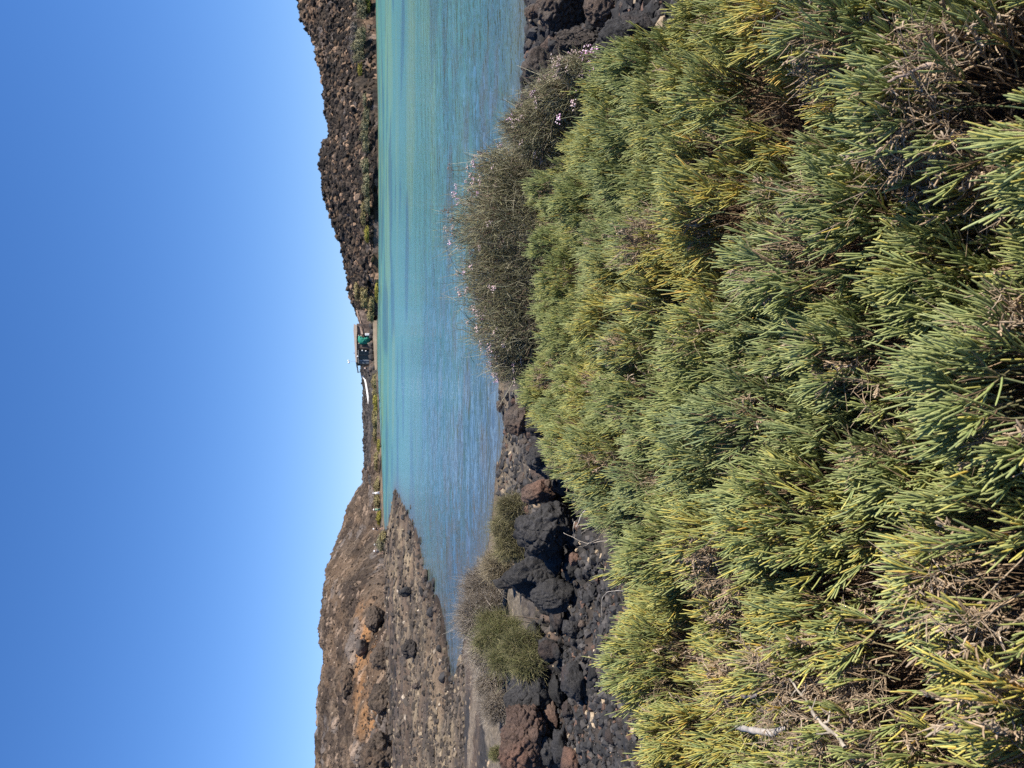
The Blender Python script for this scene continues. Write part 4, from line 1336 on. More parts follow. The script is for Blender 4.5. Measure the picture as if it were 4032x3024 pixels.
# ------------------------------------------------------------------ shrubs of the far shore
def leaf_cloud(lobes, n, tones, size, seed):
    q = np.random.default_rng(seed)
    vol = np.array([np.prod(l[1]) ** (2 / 3) for l in lobes]); vol /= vol.sum()
    w = q.choice(len(lobes), n, p=vol)
    c = np.array([l[0] for l in lobes])[w]; r = np.array([l[1] for l in lobes])[w]
    dirs = unit(q.normal(size=(n, 3)))
    dirs[:, 2] = np.where(dirs[:, 2] < -0.3, -dirs[:, 2], dirs[:, 2])
    lump = 1 + 0.30 * fbm(dirs * 2.0 + seed, 3, seed) + 0.14 * fbm(dirs * 6 + seed, 2, seed + 1)
    f = q.uniform(0.3, 1, n) ** 0.5
    P = c + dirs * r * (f * lump)[:, None]
    nr = unit(dirs + q.normal(size=(n, 3)) * 0.40)
    a = unit(np.cross(nr, q.normal(size=(n, 3)))); b = np.cross(nr, a)
    s = size * q.uniform(0.5, 1.3, (n, 1))
    V = np.stack([P - a * s * 0.5, P + b * s * 0.35, P + a * s * 0.5, P - b * s * 0.35], 1).reshape(-1, 3)
    Q = np.arange(4 * n).reshape(-1, 4)
    pick = q.choice(len(tones), n, p=[t_[1] for t_ in tones])
    C = np.array([t_[0] for t_ in tones])[pick] * q.uniform(0.6, 1.3, (n, 1)) * (1 + 0.3 * fbm(P / 1.2, 2, seed + 7))[:, None]
    return V, Q, np.repeat(C, 4, 0)


T_OL = [((0.215, 0.192, 0.105), 0.6), ((0.30, 0.27, 0.165), 0.25), ((0.075, 0.07, 0.04), 0.15)]
T_YE = [((0.27, 0.235, 0.045), 0.6), ((0.35, 0.29, 0.07), 0.2), ((0.14, 0.125, 0.035), 0.2)]
T_GR = [((0.22, 0.185, 0.15), 0.65), ((0.15, 0.12, 0.10), 0.35)]
T_TY = [((0.29, 0.235, 0.105), 0.6), ((0.17, 0.14, 0.06), 0.25), ((0.31, 0.26, 0.14), 0.15)]
FAR = [  # rows x0, x1; columns y0, y1; tones; label
    (1394, 1460, -60, 105, T_OL, "big olive shrub at the picture's upper edge on the far shore"),
    (1436, 1462, -20, 48, T_YE, "yellow green shrub at the foot of the big olive shrub on the upper edge"),
    (1372, 1418, 92, 255, T_GR, "long pale grey dead shrub on the slope behind the second olive shrub"),
    (1384, 1458, 112, 252, T_OL, "second big olive shrub from the upper edge on the far shore, before the grey one"),
    (1408, 1432, 258, 296, T_YE, "small pale yellow green shrub above the orange yellow shrub"),
    (1430, 1477, 288, 372, T_YE, "bright orange yellow shrub low on the far waterline"),
    (1428, 1448, 372, 418, T_OL, "small olive shrub left of the orange yellow shrub"),
    (1411, 1468, 432, 600, T_OL, "broad olive shrub below the notch in the dark hill's skyline"),
    (1464, 1479, 558, 590, T_YE, "tiny bright yellow shrub on the waterline before the broad olive shrub"),
    (1417, 1464, 628, 738, T_OL, "dark olive shrub with drooping boughs in the middle of the far shore"),
    (1420, 1466, 722, 834, T_OL, "rounded olive shrub leaning on the drooping one on the far shore"),
    (1412, 1446, 802, 880, T_TY, "tan sparse shrub left of the rounded olive shrub"),
    (1434, 1460, 898, 948, T_YE, "small yellow green shrub alone on the dark rubble slope"),
    (1436, 1478, 962, 1042, T_TY, "olive yellow shrub before the lower end of the dark hill"),
    (1440, 1478, 1030, 1092, T_OL, "low grey olive shrub trailing left of the olive yellow one"),
    (1388, 1424, 1112, 1176, T_TY, "tan shrub high under the skyline right of the hut"),
    (1404, 1462, 1138, 1206, T_TY, "arching tan olive shrub below the one under the skyline"),
    (1440, 1484, 1176, 1262, T_TY, "spreading olive tan shrub just right of the hut's ramp"),
    (1473, 1490, 1116, 1182, T_YE, "bright yellow green shrub hugging the waterline right of the hut"),
    (1460, 1488, 1482, 1570, T_TY, "olive yellow shrub on the shore left of the hut"),
    (1466, 1492, 1560, 1632, T_YE, "yellow shrub under the low end of the white wall"),
    (1459, 1493, 1620, 1684, T_TY, "olive tan shrub beyond the end of the white wall"),
    (1465, 1490, 1684, 1734, T_TY, "dry yellow tan shrub left of the white wall on the far shore"),
    (1482, 1499, 1736, 1774, T_YE, "small bright yellow shrub on the far waterline before the lava field"),
    (1472, 1492, 1786, 1850, T_TY, "low tan shrub strip on the shore below the black lava field"),
    (1468, 1500, 1888, 1945, T_TY, "tan green shrub behind the person in the white shirt"),
    (1470, 1502, 1948, 1998, T_TY, "tan green shrub between the person in white and the person in green"),
    (1482, 1512, 2014, 2064, T_YE, "bright olive green shrub between the person in green and the one in black"),
    (1494, 1530, 2100, 2130, T_TY, "olive shrub beyond the lagoon's end left of the person in black"),
    (1484, 1528, 2116, 2168, T_OL, "dark olive shrub hiding two seated people at the hill foot"),
]
for k, (x0, x1, y0, y1, tones, lab) in enumerate(FAR):
    yc = (y0 + y1) / 2
    Hk = HILL_R if yc < 1270 else HILL_M if yc < 1870 else HILL_L
    sh = on_z(x1, yc, 0.5)
    p = Hk.at(x1 - 2, yc)
    Y = p[1] - 3.2 if x1 < 1472 else (sh[1] if yc < 1870 or yc > 2075 else sh[1] + 3.5)
    if yc > 2075:
        Y = on_z(x1, yc, 0.8)[1] + 1.5
    if 1870 < yc < 2076:
        w_ = on_z(1506 + (yc - 1900) * 0.04, yc, 0.0)
        while lake_dist(w_[None, :2])[0] < 3.0:
            w_ = w_ * np.array((1.002, 1.002, 1))
        Y = w_[1] + 1.0
    lobes = []
    q = np.random.default_rng(1300 + k)
    m = max(1, int(round((y1 - y0) / 45)))
    for j in range(m):
        a = y0 + (y1 - y0) * j / m; b_ = y0 + (y1 - y0) * (j + 1) / m
        top = x0 + (x1 - x0) * (0.22 * q.random() - 0.05 if 0 < j < m - 1 or m == 1 else 0.05 + 0.28 * q.random())
        lobes.append(lobe_px(top, x1 + 3, a - 8, b_ + 8, Y, 0.6))
    c = np.mean([l[0] for l in lobes], 0)
    org = np.array((c[0], c[1], min(l[0][2] - l[1][2] for l in lobes)))
    area = (x1 - x0) * (y1 - y0) / 16
    o = thing("shore_shrub", lab, "shrub", org, "shrubs along the far shore")
    v, q_, c_ = leaf_cloud(lobes, int(700 + area * 16), tones, 0.0022 * Y * 0.62, 1340 + k)
    link("crown", new_mesh("crown", v - org, q_, None, c_, M_LEAF, smooth=False), o)
    n = 8 + m * 4
    P = np.array([np.linspace(org * np.array((0, 0, 1)) + l[0] * np.array((1, 1, 0)), l[0] + q.normal(size=3) * l[1] * 0.5, 4) for l in lobes for _ in range(4)])
    v, q_, c_ = tubes(P, np.full((len(P), 4), 0.04), 4, np.ones((len(P), 4, 1)) * np.array((0.12, 0.09, 0.07)), k)
    link("branches", new_mesh("branches", v - org, q_, None, c_, M_DRY), o)
# ------------------------------------------------------------------ the hut on the quay, the white wall, the mast
YH = 216.0
M_STONE = mat_plain("rubble_stone", (0.14, 0.105, 0.085), 0.95, 0.55, 1.3, 0.1, bump=1.0)
M_FASCIA = mat_plain("sand_render", (0.62, 0.47, 0.36), 0.9, 0.12, 0.8, 0.1)
M_QUAY = mat_plain("quay_render", (0.50, 0.38, 0.26), 0.9, 0.2, 0.6, 0.1)
M_DARKW = mat_plain("dark_timber", (0.05, 0.047, 0.045), 0.8, 0.3, 2.0, 0.2)
M_GLASS = mat_plain("dark_glass", (0.03, 0.04, 0.05), 0.15, 0.2, 1.0, 0.5)
M_BLIND = mat_plain("grey_blind", (0.115, 0.135, 0.155), 0.7, 0.12, 2.0, 0.2)
M_POST = mat_plain("grey_post", (0.22, 0.21, 0.20), 0.8, 0.2, 3.0, 0.2)
M_TARP = mat_plain("green_tarp", (0.02, 0.21, 0.14), 0.65, 0.18, 0.9, 0.3)
M_WHITE = mat_plain("white_paint", (0.82, 0.80, 0.76), 0.6, 0.05, 1.0, 0.3)
M_BROWNW = mat_plain("brown_frame", (0.16, 0.10, 0.06), 0.8, 0.25, 3.0, 0.2)


def px_pt(xi, yi, Y, org=(0, 0, 0)):
    return Vector(at_y(xi, yi, Y)) - Vector(org)


def px_box(bm, x0, x1, y0, y1, Y, depth, org):
    a = px_pt(x1, y1, Y, org); b = px_pt(x0, y0, Y, org)
    add_box(bm, a.x, b.x, a.y, a.y + depth, a.z, b.z)


def px_prism(bm, pts, Y, depth, org, dys=None):
    n = len(pts)
    dys = dys or [0] * n
    fr = [bm.verts.new(px_pt(a, b, Y + dy, org)) for (a, b), dy in zip(pts, dys)]
    bk = [bm.verts.new(v.co + Vector((0, depth, 0))) for v in fr]
    bm.faces.new(fr)
    bm.faces.new(bk[::-1])
    for k in range(n):
        j = (k + 1) % n
        bm.faces.new((fr[j], fr[k], bk[k], bk[j]))
    bmesh.ops.recalc_face_normals(bm, faces=bm.faces[:])


def part_boxes(name, boxes, mat, parent, org, bevel=0.03):
    bm = bmesh.new()
    for b in boxes:
        px_box(bm, *b, org)
    if bevel:
        bmesh.ops.bevel(bm, geom=bm.edges[:], offset=bevel, segments=1, affect='EDGES')
    return link(name, bm_mesh(name, bm, mat), parent)


org = at_y(1466, 1370, YH)
hut = thing("beach_hut", "flat roofed stone hut with a dark open terrace standing on the quay", "hut", org)
part_boxes("stone_wall", [(1404.5, 1468, 1274, 1373, YH + 1.2, 6)], M_STONE, hut, org, 0.08)
part_boxes("plinth", [(1455, 1469, 1373, 1476, YH - 0.6, 8)], M_STONE, hut, org, 0.08)
part_boxes("back_wall", [(1405, 1455, 1373.5, 1440, YH + 4.0, 0.3)], M_DARKW, hut, org)
bm = bmesh.new()
px_prism(bm, [(1393, 1276), (1391.5, 1300), (1394, 1330), (1398, 1400), (1400.5, 1426), (1405.5, 1426), (1405, 1400), (1404, 1330), (1406, 1300), (1405, 1280)], YH + 0.85, 7.0, org)
rf = link("roof", bm_mesh("roof", bm, M_FASCIA), hut)
bm = bmesh.new()
px_prism(bm, [(1400.5, 1426.2), (1404, 1446), (1408.5, 1468), (1411.5, 1467), (1409, 1446), (1405.5, 1426.2)], YH - 0.2, 4.5, org)
link("roof_overhang", bm_mesh("roof_overhang", bm, M_DARKW), hut)
part_boxes("beam", [(1408.6, 1412.5, 1378, 1432, YH + 0.1, 0.3)], M_POST, hut, org)
bl_ = part_boxes("roller_blind", [(1412.8, 1453, 1416, 1432.5, YH + 0.5, 0.12)], M_BLIND, hut, org, 0.02)
part_boxes("blind_rail", [(1412.8, 1453, 1416.8, 1421.5, YH + 0.36, 0.12)], mat_plain("pale_blind", (0.19, 0.215, 0.24), 0.7, 0.1), bl_, org, 0.02)
part_boxes("window", [(1414, 1453, 1380, 1415, YH + 3.2, 0.2)], M_GLASS, hut, org, 0.02)
for a, b_ in ((1374, 1376.5), (1397.5, 1399), (1433, 1435.5), (1463.5, 1466)):
    part_boxes("post", [(1406, 1455, a, b_, YH + 0.2, 0.3)], M_DARKW, hut, org)
part_boxes("counter", [(1440, 1455, 1441, 1444, YH + 0.3, 1.6)], M_BROWNW, hut, org)
part_boxes("railing", [(1446.5, 1447.5, 1444.5, 1465, YH + 0.1, 0.1), (1451, 1451.8, 1444.5, 1465, YH + 0.1, 0.1)], M_POST, hut, org, 0.01)
bm = bmesh.new()
px_box(bm, 1392, 1397, 1389, 1391.5, YH + 1, 0.4, org)
link("chimney", bm_mesh("chimney", bm, M_BROWNW), rf)


def globe(name, label, cat, xi, yi, Y, r, mat, wall):
    o_ = thing(name, label, cat, at_y(xi, yi, Y))
    bm = bmesh.new()
    bmesh.ops.create_uvsphere(bm, u_segments=16, v_segments=10, radius=r)
    link("globe", bm_mesh("globe", bm, mat, True), o_)
    bm = bmesh.new()
    bmesh.ops.create_cone(bm, cap_ends=True, segments=10, radius1=r * 0.45, radius2=r * 0.3, depth=r * 0.7, matrix=Matrix.Translation((0, r * 0.2, r * 1.15)))
    link("bracket", bm_mesh("bracket", bm, wall), o_)
    return o_


globe("terrace_globe", "round white globe high on the stone wall's edge beside the dark terrace", "lamp", 1426.5, 1380.5, YH + 0.1, 0.2, M_WHITE, M_POST)  # plain white globe on a bracket, stands in for an unidentified white spot
globe("terrace_globe", "round white globe just below the other one beside the dark terrace", "lamp", 1441, 1382, YH + 0.1, 0.2, M_WHITE, M_POST)  # second stand-in globe, added for another unidentified white spot
globe("terrace_globe", "white lamp directly under the hut's roof edge over the terrace", "lamp", 1408.5, 1403.5, YH - 0.15, 0.24, M_WHITE, M_POST)

# green tarpaulin: a sagging sheet stretched on the wall, held by ropes at its corners
org = at_y(1462, 1338, YH)
tarp = thing("tarpaulin", "green tarpaulin stretched across the hut's stone wall with pale corner ties", "tarpaulin", org)
outl = [(1412, 1321), (1424, 1325), (1432, 1329), (1440, 1327), (1452, 1320), (1457, 1322), (1462, 1333), (1457, 1343), (1452, 1350), (1450, 1355), (1430, 1356.5), (1416, 1357), (1413, 1350), (1409, 1338)]
cx_, cy_ = np.mean(outl, 0)
rings = 6
V = []
for rr in range(1, rings + 1):
    for k, (a, b_) in enumerate(outl):
        f = rr / rings
        sag = 0.55 * (1 - f * f) + 0.10 * math.sin(k * 2.3 + rr)
        V.append(px_pt(cx_ + (a - cx_) * f, cy_ + (b_ - cy_) * f, YH + 0.9 - sag, org)[:])
V.append(px_pt(cx_, cy_, YH + 0.35, org)[:])
n = len(outl)
Q = [(r_ * n + k, r_ * n + (k + 1) % n, (r_ + 1) * n + (k + 1) % n, (r_ + 1) * n + k) for r_ in range(rings - 1) for k in range(n)]
T = [(len(V) - 1, (k + 1) % n, k) for k in range(n)]
sheet = link("sheet", new_mesh("sheet", V, Q, T, None, M_TARP), tarp)
so = sheet.modifiers.new("thickness", 'SOLIDIFY'); so.thickness = 0.05
for a, b_ in ((1412, 1321), (1413, 1352), (1449, 1353), (1422, 1322)):
    bm = bmesh.new()
    px_box(bm, a - 2.2, a + 2.2, b_ - 2.2, b_ + 2.2, YH + 0.3, 0.3, org)
    bmesh.ops.bevel(bm, geom=bm.edges[:], offset=0.06, segments=2, affect='EDGES')
    link("corner_tie", bm_mesh("corner_tie", bm, M_FASCIA), tarp)

org = at_y(1455, 1316.5, YH)
box_ = thing("cabinet", "white cabinet standing beside the green tarpaulin", "cabinet", org)
part_boxes("body", [(1437.5, 1455, 1312, 1321.5, YH - 0.4, 0.9)], M_WHITE, box_, org, 0.04)
part_boxes("door", [(1439.5, 1453.5, 1313, 1320.5, YH - 0.46, 0.05)], M_WHITE, box_, org, 0.01)

org = at_y(1428, 1270, YH)
ramp_ = thing("ramp_parapet", "tan sloping parapet running down from the hill to the green tarpaulin", "wall", org)
bm = bmesh.new()
px_prism(bm, [(1401, 1221), (1413, 1268), (1422, 1316), (1430, 1316), (1420.5, 1266), (1407, 1221)], YH + 0.2, 0.6, org, [4, 1.5, 0, 0, 1.5, 4])
link("coping", bm_mesh("coping", bm, mat_plain("tan_render", (0.36, 0.26, 0.20), 0.9, 0.15)), ramp_)
bm = bmesh.new()
px_prism(bm, [(1407.5, 1222), (1421, 1267), (1430.5, 1315), (1468, 1315), (1468, 1240), (1440, 1222)], YH + 0.6, 3.0, org, [4, 1.5, 0, 0, 0, 3])
link("stone_base", bm_mesh("stone_base", bm, M_STONE), ramp_)

org = at_y(1486, 1376, 211.5)
quay = thing("quay", "low sand coloured quay wall along the water below the hut", "quay", org)
bm = bmesh.new()
px_prism(bm, [(1468.5, 1262), (1469, 1330), (1472, 1380), (1474, 1420), (1478, 1492), (1488, 1492), (1487, 1420), (1486, 1330), (1485, 1262)], 211.5, 3.0, org)
link("wall", bm_mesh("wall", bm, M_QUAY), quay)
part_boxes("footing", [(1483.2, 1489, 1258, 1498, 210.9, 0.7)], mat_plain("wet_stone", (0.17, 0.16, 0.13), 0.6, 0.3, 1.0), quay, org, 0.05)

qq = np.random.default_rng(77)
for k in range(26):
    yi = qq.uniform(1268, 1498); xi = qq.uniform(1462, 1475)
    p = at_y(xi, yi, 213.2 + qq.uniform(-0.8, 2.0))
    o = link("quay_rock", STONES[int(qq.integers(8))], loc=(p[0], p[1], p[2]))
    s = qq.uniform(0.5, 1.1)
    o.scale = (s * 1.2, s, s * 0.9); o.rotation_euler = (0, 0, qq.uniform(0, 6))
    tag(o, "dark lava rock in the bank between the hut and the quay", "rock", "lava rocks above the quay")

# white boundary wall
org = at_y(1450, 1555, 212)
ww = thing("white_wall", "long low white wall running down the slope left of the hut", "wall", org)
path = [(1425.5, 1481, 219), (1428, 1487, 218.5), (1434, 1496, 217.5), (1438, 1515, 216), (1443, 1548, 213), (1446, 1570, 211), (1449, 1590, 209), (1456, 1627, 206)]
bm = bmesh.new()
rowt, rowb = [], []
for a, b_, Y in path:
    rowt.append((px_pt(a, b_, Y, org), px_pt(a, b_, Y + 0.5, org)))
    rowb.append((px_pt(a + 6.0, b_, Y, org), px_pt(a + 6.0, b_, Y + 0.5, org)))
vs = [[bm.verts.new(x) for x in (t_[0], t_[1], b_[1], b_[0])] for t_, b_ in zip(rowt, rowb)]
for k in range(len(vs) - 1):
    for j in range(4):
        bm.faces.new((vs[k][j], vs[k][(j + 1) % 4], vs[k + 1][(j + 1) % 4], vs[k + 1][j]))
bm.faces.new(vs[0]); bm.faces.new(vs[-1][::-1])
bmesh.ops.recalc_face_normals(bm, faces=bm.faces[:])
link("wall", bm_mesh("wall", bm, M_WHITE), ww)
bm = bmesh.new()
px_box(bm, 1424.5, 1433, 1479.5, 1482.5, 218.8, 0.8, org)
bmesh.ops.bevel(bm, geom=bm.edges[:], offset=0.05, segments=1, affect='EDGES')
link("pillar", bm_mesh("pillar", bm, M_WHITE), ww)

# mast with its white head
foot = at_y(1401, 1422.5, YH + 3)
top = at_y(1376, 1422.5, YH + 3)
mast = thing("mast", "thin pole above the hut's roof carrying a white two lobed head", "mast", foot)
bm = bmesh.new()
L_ = top[2] - foot[2]
bmesh.ops.create_cone(bm, cap_ends=True, segments=10, radius1=0.045, radius2=0.03, depth=L_ + 1.0, matrix=Matrix.Translation((0, 0, L_ / 2 - 0.5)))
link("pole", bm_mesh("pole", bm, M_POST, True), mast)
for (a, b_, r_) in ((1371, 1420, 0.21), (1373.5, 1427.5, 0.27)):
    bm = bmesh.new()
    c_ = px_pt(a, b_, YH + 3, foot)
    bmesh.ops.create_uvsphere(bm, u_segments=14, v_segments=10, radius=r_, matrix=Matrix.Translation(c_) @ Matrix.Diagonal((1.2, 0.8, 1, 1)))
    link("white_lobe", bm_mesh("white_lobe", bm, M_WHITE, True), mast)
bm = bmesh.new()
a_ = px_pt(1373.5, 1428, YH + 3, foot); b_ = px_pt(1372, 1419, YH + 3, foot)
add_box(bm, a_.x, b_.x, -0.05, 0.05, L_ - 0.1, L_ + 0.02)
link("crossbar", bm_mesh("crossbar", bm, M_POST), mast)


# ------------------------------------------------------------------ people on the far shore
def skin_body(name, joints, edges, mat, parent, sub=1):
    me = bpy.data.meshes.new(name)
    keys = list(joints)
    me.from_pydata([joints[k][0] for k in keys], [(keys.index(a), keys.index(b)) for a, b in edges], [])
    me.update()
    me.materials.append(mat)
    o_ = link(name, me, parent)
    o_.modifiers.new("skin", 'SKIN')
    lay = me.skin_vertices[0].data
    for i, k in enumerate(keys):
        r_ = joints[k][1]
        lay[i].radius = r_ if isinstance(r_, tuple) else (r_, r_)
        lay[i].use_root = (k == "pelvis")
    sb = o_.modifiers.new("smooth", 'SUBSURF'); sb.levels = sub; sb.render_levels = sub
    return o_


def loft(name, rings, mat, parent, seg=14):
    V, Q = [], []
    for (c, rx, ry) in rings:
        for k in range(seg):
            t = 2 * math.pi * k / seg
            V.append((c[0] + rx * math.cos(t), c[1] + ry * math.sin(t), c[2]))
    for r_ in range(len(rings) - 1):
        for k in range(seg):
            Q.append((r_ * seg + k, r_ * seg + (k + 1) % seg, (r_ + 1) * seg + (k + 1) % seg, (r_ + 1) * seg + k))
    o_ = link(name, new_mesh(name, V, Q, None, None, mat), parent)
    so_ = o_.modifiers.new("thickness", 'SOLIDIFY'); so_.thickness = 0.012
    return o_


M_SKIN = mat_plain("skin", (0.45, 0.27, 0.19), 0.6, 0.06, 5)
M_HAIR = mat_plain("dark_hair", (0.03, 0.022, 0.018), 0.7, 0.2, 20)


def cloth(n_, c):
    return mat_plain(n_, c, 0.85, 0.1, 6, 0.1)


def person(label, place, turn, top_c, low_c, hat_c, pose, low_len, scale=1.0, bag=None, hat_brim=0.17):
    o_ = thing("person", label, "person", place, "people at the water's edge")
    o_.rotation_euler = (0, 0, turn); o_.scale = (scale,) * 3
    st, seat = pose
    dz = -0.42 if seat else 0.0
    J = {}
    J["pelvis"] = ((0, 0, 0.93 + dz), (0.145, 0.11)); J["waist"] = ((0, 0, 1.08 + dz), (0.13, 0.10)); J["chest"] = ((0, -0.01, 1.28 + dz), (0.155, 0.115))
    J["neckb"] = ((0, 0, 1.44 + dz), (0.075, 0.07)); J["neck"] = ((0, -0.02, 1.50 + dz), (0.055, 0.055))
    J["jaw"] = ((0, -0.035, 1.565 + dz), (0.062, 0.075)); J["head"] = ((0, -0.02, 1.65 + dz), (0.076, 0.095)); J["crown"] = ((0, 0.0, 1.72 + dz), (0.06, 0.07))
    J["nose"] = ((0, -0.125, 1.61 + dz), (0.012, 0.016))
    E = [("pelvis", "waist"), ("waist", "chest"), ("chest", "neckb"), ("neckb", "neck"), ("neck", "jaw"), ("jaw", "head"), ("head", "crown"), ("head", "nose")]
    for s, nm in ((-1, "l"), (1, "r")):
        f = st * s
        if seat:
            kn, an, to = (0.13 * s, -0.42, 0.52), (0.14 * s, -0.38, 0.09), (0.15 * s, -0.58, 0.04)
        else:
            kn, an, to = (0.11 * s, -0.20 * f - 0.03, 0.50), (0.11 * s, -0.30 * f + 0.06, 0.09 + 0.06 * max(0, -f)), (0.13 * s, -0.30 * f - 0.12, 0.035)
        J["hip" + nm] = ((0.10 * s, 0, 0.86 + dz), 0.095); J["knee" + nm] = (kn, 0.062); J["calf" + nm] = (((kn[0] * 2 + an[0]) / 3, (kn[1] * 2 + an[1]) / 3 + 0.02, (kn[2] * 2 + an[2]) / 3), 0.060)
        J["ankle" + nm] = (an, 0.04); J["toe" + nm] = (to, (0.045, 0.032))
        E += [("pelvis", "hip" + nm), ("hip" + nm, "knee" + nm), ("knee" + nm, "calf" + nm), ("calf" + nm, "ankle" + nm), ("ankle" + nm, "toe" + nm)]
        sw = -st * s * 0.16
        el = (0.235 * s, sw * 0.5 + 0.03, 1.12 + dz); wr = (0.23 * s, sw - 0.10, 0.90 + dz); pm = (0.228 * s, sw - 0.13, 0.83 + dz)
        J["sho" + nm] = ((0.175 * s, 0, 1.40 + dz), 0.062); J["elb" + nm] = (el, 0.043); J["wri" + nm] = (wr, 0.029); J["palm" + nm] = (pm, (0.036, 0.020))
        E += [("neckb", "sho" + nm), ("sho" + nm, "elb" + nm), ("elb" + nm, "wri" + nm), ("wri" + nm, "palm" + nm)]
        for q_ in range(4):
            a = (pm[0] + 0.006 * s, pm[1] + (q_ - 1.5) * 0.021, pm[2] - 0.045)
            b2 = (a[0] - 0.012 * s, a[1] - 0.004, a[2] - (0.036, 0.044, 0.040, 0.030)[q_])
            J[f"f{q_}a{nm}"] = (a, 0.009); J[f"f{q_}b{nm}"] = (b2, 0.008)
            E += [("palm" + nm, f"f{q_}a{nm}"), (f"f{q_}a{nm}", f"f{q_}b{nm}")]
        J["th1" + nm] = ((pm[0] - 0.012 * s, pm[1] - 0.045, pm[2] + 0.005), 0.011); J["th2" + nm] = ((pm[0] - 0.02 * s, pm[1] - 0.065, pm[2] - 0.035), 0.009)
        E += [("palm" + nm, "th1" + nm), ("th1" + nm, "th2" + nm)]
    skin_body("body", J, E, M_SKIN, o_)
    sh = loft("shirt", [((0, 0, 0.86 + dz), 0.185, 0.145), ((0, 0, 1.0 + dz), 0.172, 0.135), ((0, -0.01, 1.15 + dz), 0.178, 0.135), ((0, -0.01, 1.30 + dz), 0.198, 0.145), ((0, 0, 1.41 + dz), 0.19, 0.12), ((0, 0, 1.475 + dz), 0.09, 0.085)], cloth("shirt_cloth", top_c), o_)
    for s, nm in ((-1, "l"), (1, "r")):
        a = np.array(J["sho" + nm][0]); e = np.array(J["elb" + nm][0])
        P = np.linspace(a, a + (e - a) * 0.8, 4)
        v, q_, _ = tubes(P[None], np.array([[0.078, 0.074, 0.068, 0.066]]), 10, None, 5)
        link("sleeve", new_mesh("sleeve", v, q_, None, None, cloth("sleeve_cloth", top_c)), sh)
        hp = np.array(J["hip" + nm][0]); kn = np.array(J["knee" + nm][0]); an = np.array(J["ankle" + nm][0])
        if low_len <= 1:
            P = np.linspace(hp + (0, 0, 0.05), hp + (kn - hp) * low_len, 4)
        else:
            P = np.stack([hp + np.array((0, 0, 0.05)), (hp + kn) / 2, kn, kn + (an - kn) * (low_len - 1)])
        v, q_, _ = tubes(P[None], np.array([[0.125, 0.112, 0.10, 0.088]]), 12, None, 6)
        link("trouser_leg", new_mesh("trouser_leg", v, q_, None, None, cloth("trouser_cloth", low_c)), o_)
    bm = bmesh.new()
    bmesh.ops.create_uvsphere(bm, u_segments=14, v_segments=9, radius=0.105, matrix=Matrix.Translation((0, 0.022, 1.645 + dz)) @ Matrix.Diagonal((0.88, 1.0, 1.05, 1)))
    for v in [v for v in bm.verts if v.co.y < -0.035 and v.co.z < 1.70 + dz]:
        v.co.y = 0.0
    link("hair", bm_mesh("hair", bm, M_HAIR, True), o_)
    link("hat", loft_mesh([(1.655 + dz, hat_brim), (1.675 + dz, hat_brim * 0.98), (1.69 + dz, 0.118), (1.75 + dz, 0.108), (1.80 + dz, 0.08), (1.815 + dz, 0.01)], cloth("hat_cloth", hat_c)), o_)
    if bag:
        bm = bmesh.new()
        add_box(bm, *bag[0])
        bmesh.ops.bevel(bm, geom=bm.edges[:], offset=0.03, segments=2, affect='EDGES')
        b2 = link("bag", bm_mesh("bag", bm, cloth("bag_cloth", bag[1])))
        b2.parent = None
        M = Matrix.Translation([float(x) for x in place]) @ Matrix.Rotation(turn, 4, 'Z') @ Matrix.Scale(scale, 4)
        b2.matrix_world = M
        tag(b2, bag[2], "bag")
    return o_


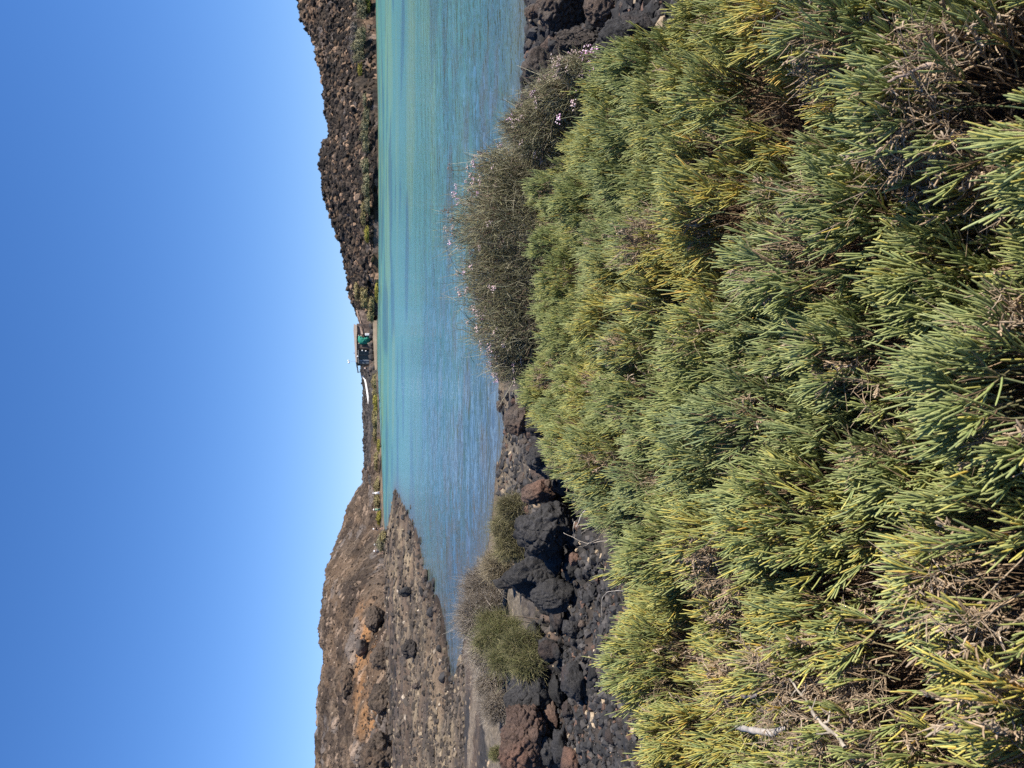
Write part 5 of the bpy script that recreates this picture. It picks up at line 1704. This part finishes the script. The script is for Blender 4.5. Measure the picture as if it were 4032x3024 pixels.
def loft_mesh(rings, mat, seg=18):
    V = [(r_ * math.cos(2 * math.pi * k / seg), r_ * 1.05 * math.sin(2 * math.pi * k / seg), z_) for z_, r_ in rings for k in range(seg)]
    Q = [(a * seg + k, a * seg + (k + 1) % seg, (a + 1) * seg + (k + 1) % seg, (a + 1) * seg + k) for a in range(len(rings) - 1) for k in range(seg)]
    return new_mesh("hat", V, Q, None, None, mat)


def stand(xi, yi, z0):
    """Where somebody whose feet are seen at a pixel stands on the far shore."""
    p = on_z(xi, yi, z0)
    while lake_dist(p[None, :2])[0] < 0.5:
        p = p * np.array((1.002, 1.002, 1))
    p[2] = ground_z(p[0], p[1])
    return p


WHITE = (0.80, 0.79, 0.77)
person("person in a white hat, white shirt and pale shorts walking along the far waterline", stand(1504.2, 1941, 0.2), math.radians(60), WHITE, (0.36, 0.38, 0.46), WHITE, (0.8, False), 0.9,
       1.0, bag=((-0.17, 0.17, 0.12, 0.30, 1.05, 1.42), (0.03, 0.03, 0.035), "black rucksack on the back of the walker in white"))
person("person in a wide white hat and green clothes standing at the far waterline", stand(1507.5, 2006, 0.2), math.radians(20), (0.22, 0.33, 0.22), (0.03, 0.09, 0.075), WHITE, (0.35, False), 1.3, 1.0, hat_brim=0.27)
person("person in a white cap and black top with bare legs beside the lagoon's end", stand(1513.5, 2081, 0.2), math.radians(-50), (0.015, 0.016, 0.02), (0.02, 0.02, 0.025), WHITE, (0.7, False), 0.35, 1.05,
       bag=((-0.36, -0.20, -0.1, 0.14, 0.95, 1.22), WHITE, "white bag carried at the hip of the person in black"), hat_brim=0.14)
p = on_z(1500, 2151, 1.0)
person("person in a pale pink top sitting half hidden behind the dark olive shrub", (p[0], p[1] + 1.4, ground_z(p[0], p[1]) + 0.35), math.radians(30), (0.62, 0.48, 0.50), (0.10, 0.10, 0.12), WHITE, (0, True), 0.9)
p = on_z(1500, 2177, 1.0)
person("person in a white hat sitting farther left behind the dark olive shrub", (p[0], p[1] + 1.4, ground_z(p[0], p[1]) + 0.30), math.radians(-20), (0.16, 0.15, 0.15), (0.10, 0.10, 0.12), WHITE, (0, True), 0.9)
p = at_y(1453, 1451, YH + 1.5)
person("person in a pale shirt standing at the left end of the hut's terrace", p, 0.2, (0.66, 0.52, 0.46), (0.08, 0.06, 0.06), (0.75, 0.72, 0.68), (0.2, False), 1.4)
